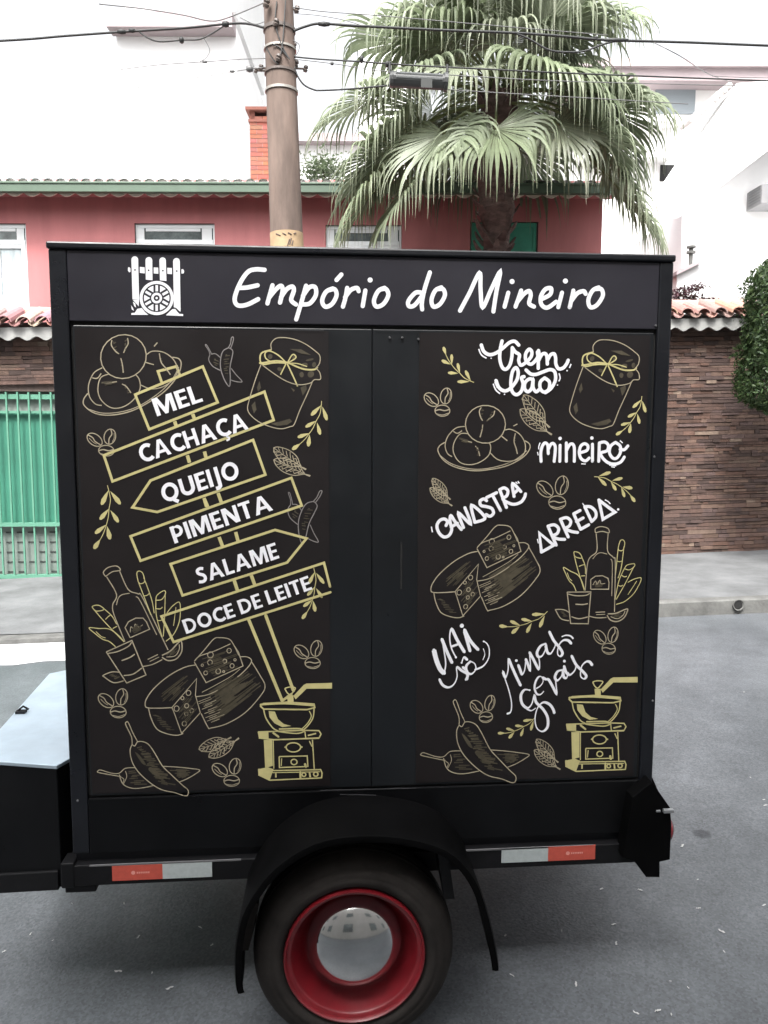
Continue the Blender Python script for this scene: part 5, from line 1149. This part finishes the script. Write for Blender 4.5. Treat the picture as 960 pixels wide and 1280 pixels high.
hand(RN, 2.65, [(332, 592), (290, 590), (262, 635), (272, 700), (315, 735), (350, 700), (368, 635), (385, 690), (440, 745), (475, 810), (475, 885), (435, 922), (390, 895), (375, 820), (395, 735), (440, 690), (490, 705), (520, 745), (530, 778)],
     [(436, 492), (460, 505), (485, 510), (515, 560), (550, 624), (545, 560), (540, 500)], [(590, 432), (555, 445), (535, 490), (555, 515), (588, 480), (598, 435), (605, 485), (628, 495), (640, 455)], [(608, 400), (625, 450), (655, 470), (690, 440), (705, 405)],
     [(668, 318), (705, 390), (755, 440), (785, 480), (768, 502), (740, 478), (748, 405), (780, 368), (810, 365), (832, 392)])
Wt.pen = 0
KR.flush('lettering')
# header: name in hand script, emblem of a fence and a cart wheel
HDY = .002-.0006
H = Art(HDY)
def hh(R0, w, *strokes):
    H.tf = R0
    for s in strokes: H.stroke(list(s), w)
H = Art(HDY)
hh(RG, 5.2, [(572, 82), (540, 80), (512, 88), (488, 118), (468, 160), (460, 195), (472, 215), (505, 213), (548, 192)], [(478, 150), (508, 148), (546, 140)], [(602, 140), (592, 175), (583, 208)], [(588, 188), (615, 155), (634, 142), (640, 160), (630, 205)], [(634, 185), (655, 155), (676, 145), (682, 160), (672, 195), (690, 212)], [(728, 142), (710, 205), (691, 268)], [(716, 180), (740, 148), (762, 148), (764, 178), (742, 208), (715, 212)], [(828, 152), (802, 165), (788, 198), (800, 220), (825, 210), (842, 178), (835, 155), (815, 158)], [(842, 120), (860, 100)], [(882, 150), (876, 185), (866, 220)], [(874, 185), (895, 158), (918, 150), (925, 162)])
hh(RH_, 5.2, [(20, 130), (10, 188)], [(92, 120), (68, 132), (52, 168), (62, 190), (88, 180), (106, 148), (98, 125), (80, 125)])
H.tf = lambda p: p
q = RH_((38, 90)); H.disc(q[0], q[1], 3.2)
H.build('script_lettering', M['white'], hd)
H = Art(HDY)
hh(RH_, 5.2, [(232, 138), (208, 138), (182, 168), (184, 188), (205, 184), (236, 145)], [(262, 62), (242, 125), (232, 175), (233, 200)], [(305, 118), (282, 130), (268, 165), (276, 190), (300, 180), (318, 148), (312, 125), (294, 124)])
H.tf = lambda p: p
H.build('script_lettering', M['white'], hd)
H = Art(HDY)
hh(RH_, 5.2, [(375, 205), (410, 140), (448, 64), (452, 125), (460, 192), (492, 125), (525, 60), (512, 130), (500, 208)], [(556, 138), (542, 190)], [(604, 130), (594, 160), (583, 190)], [(590, 172), (615, 142), (634, 132), (640, 148), (634, 178), (652, 190)], [(680, 162), (712, 145), (716, 122), (695, 125), (678, 152), (680, 182), (702, 194), (735, 172)], [(757, 138), (743, 192)], [(800, 130), (792, 165), (786, 192)], [(793, 168), (815, 140), (838, 132), (846, 142)], [(895, 118), (872, 130), (856, 165), (864, 192), (888, 184), (910, 150), (905, 125), (885, 124)])
H.tf = lambda p: p
q = RH_((570, 96)); H.disc(q[0], q[1], 3.2)
q = RH_((770, 94)); H.disc(q[0], q[1], 3.2)
H.build('script_lettering', M['white'], hd)
E_ = Art(HDY); E_.tf = RP
def picket(x0, x1, yt, yb, sk=0):
    n = 9; r = (x1-x0)/2; E_.fill([(x0+r-r*math.cos(math.pi*i/(n-1)), yt+r-r*math.sin(math.pi*i/(n-1))) for i in range(n)]+[(x1+sk, yb), (x0+sk, yb-(8 if sk else 0))])
picket(152, 242, 110, 690, 14); E_.fill([(168, 690), (254, 690), (250, 780), (215, 740)]); picket(340, 430, 120, 430, 4); picket(525, 612, 125, 440, 8); picket(708, 798, 133, 800, 10); E_.fill([(725, 790), (810, 800), (806, 850), (780, 830), (750, 800)])
for q in ([(108, 262), (122, 255), (140, 272), (140, 318), (122, 325), (106, 300)], [(265, 252), (328, 258), (330, 340), (265, 332)], [(450, 260), (510, 262), (512, 345), (450, 340)], [(632, 265), (692, 268), (694, 350), (632, 345)], [(820, 285), (842, 282), (856, 312), (848, 340), (820, 342)]): E_.fill(q)
def ring(cx, cy, r0, r1, n=40):
    o = E_.off(); P = [E_.P((cx+r*math.cos(2*math.pi*i/n), cy+r*math.sin(2*math.pi*i/n)), o) for i in range(n) for r in (r0, r1)]
    E_.add(P, [(2*i, 2*i+1, (2*i+3) % (2*n), (2*i+2) % (2*n)) for i in range(n)])
wcx, wcy = 490, 668
ring(wcx, wcy, 188, 228); ring(wcx, wcy, 40, 72); E_.disc(wcx, wcy, 16)
for k in range(6):
    a = R_(30+60*k); c, s_ = math.cos(a), math.sin(a)
    E_.fill([(wcx+c*r-s_*v, wcy+s_*r+c*v) for r, v in ((90, -17), (172, -17), (172, 17), (90, 17))])
    a0, a1 = R_(60*k-15), R_(60*k+15); E_.fill([(wcx+88*math.cos(R_(60*k)), wcy+88*math.sin(R_(60*k)))]+[(wcx+170*math.cos(a0+(a1-a0)*i/5), wcy+170*math.sin(a0+(a1-a0)*i/5)) for i in range(6)])
E_.fill([(150, 892), (152, 868), (200, 862), (230, 812), (290, 800), (330, 850), (378, 892)]); E_.fill([(612, 898), (660, 850), (700, 815), (738, 812), (765, 850), (790, 878), (842, 882), (842, 908)])
E_.fill([(172, 715), (205, 740), (215, 795), (190, 775)]); E_.fill([(148, 765), (172, 795), (188, 838), (158, 820)])
E_.build('emblem', M['white'], hd)
D_ = Art(HDY-.0008); D_.tf = RP
for x, y in ((200, 292), (382, 298), (572, 302), (756, 308)): D_.disc(x, y, 12, 8)
D_.build('emblem_nails', M['headvinyl'], hd)

# ================================================================== white scraps scattered on the road
spots = [q for k, q in enumerate([(250, 1160), (90, 1130), (108, 1120), (38, 1168), (66, 1176), (5, 1190), (128, 1160), (173, 1172), (190, 1217), (212, 1236), (95, 1265), (265, 1182), (752, 1112), (800, 1113), (656, 1134), (767, 1156), (838, 1227), (860, 1235), (865, 1215), (822, 1264), (839, 1269), (795, 1267), (884, 1272), (872, 1100), (873, 1136), (853, 1058), (861, 976), (938, 972), (955, 1000), (957, 1007), (950, 1065), (955, 1132), (902, 1165), (720, 1231), (688, 1255), (632, 1170), (702, 1164), (930, 865), (938, 920), (905, 1190), (770, 1180), (640, 1220), (58, 1100), (20, 1110), (148, 1215), (155, 1130)]) if k % 4 != 2]
random.seed(44); protos = []
for i, (px, py) in enumerate(spots):
    x0 = onz(px, py, 0).x; p = onz(px, py, road_z(x0)); p.z = road_z(p.x)+.001
    if i < 5:
        b = MB(); r = random.Random(i+7); L = [.014, .011, .017, .009, .013][i]; ks = 5; P = []
        for k in range(ks+1):
            t = k/ks-.5; yy = r.uniform(-.13, .13)*L; zz = .0012+.004*abs(math.sin(k*1.7+i)); ww = L*(.07+.24*math.cos(t*2.6)*r.uniform(.3, 1.2))
            P.append((t*1.6*L, yy, zz, ww))
        for (xa, ya, za, wa), (xb, yb, zb_, wb) in zip(P, P[1:]):
            b.hexa([(xa, ya-wa, za-.0008), (xb, yb-wb, zb_-.0008), (xb, yb+wb, zb_-.0008), (xa, ya+wa, za-.0008), (xa, ya-wa, za), (xb, yb-wb, zb_), (xb, yb+wb, zb_), (xa, ya+wa, za)])
        o = b.build('paper_scrap', M['scrap']); protos.append(o)
    else: o = protos[random.randrange(5)].copy(); S.collection.objects.link(o)
    o.location = p; o.rotation_euler = (0, 0, random.uniform(0, 6.28)); s_ = random.uniform(.5, .95); o.scale = (s_, s_, s_)
    tag(o, 'tiny white paper scrap lying on the grey asphalt road', 'scrap', 'white scraps scattered on the road')
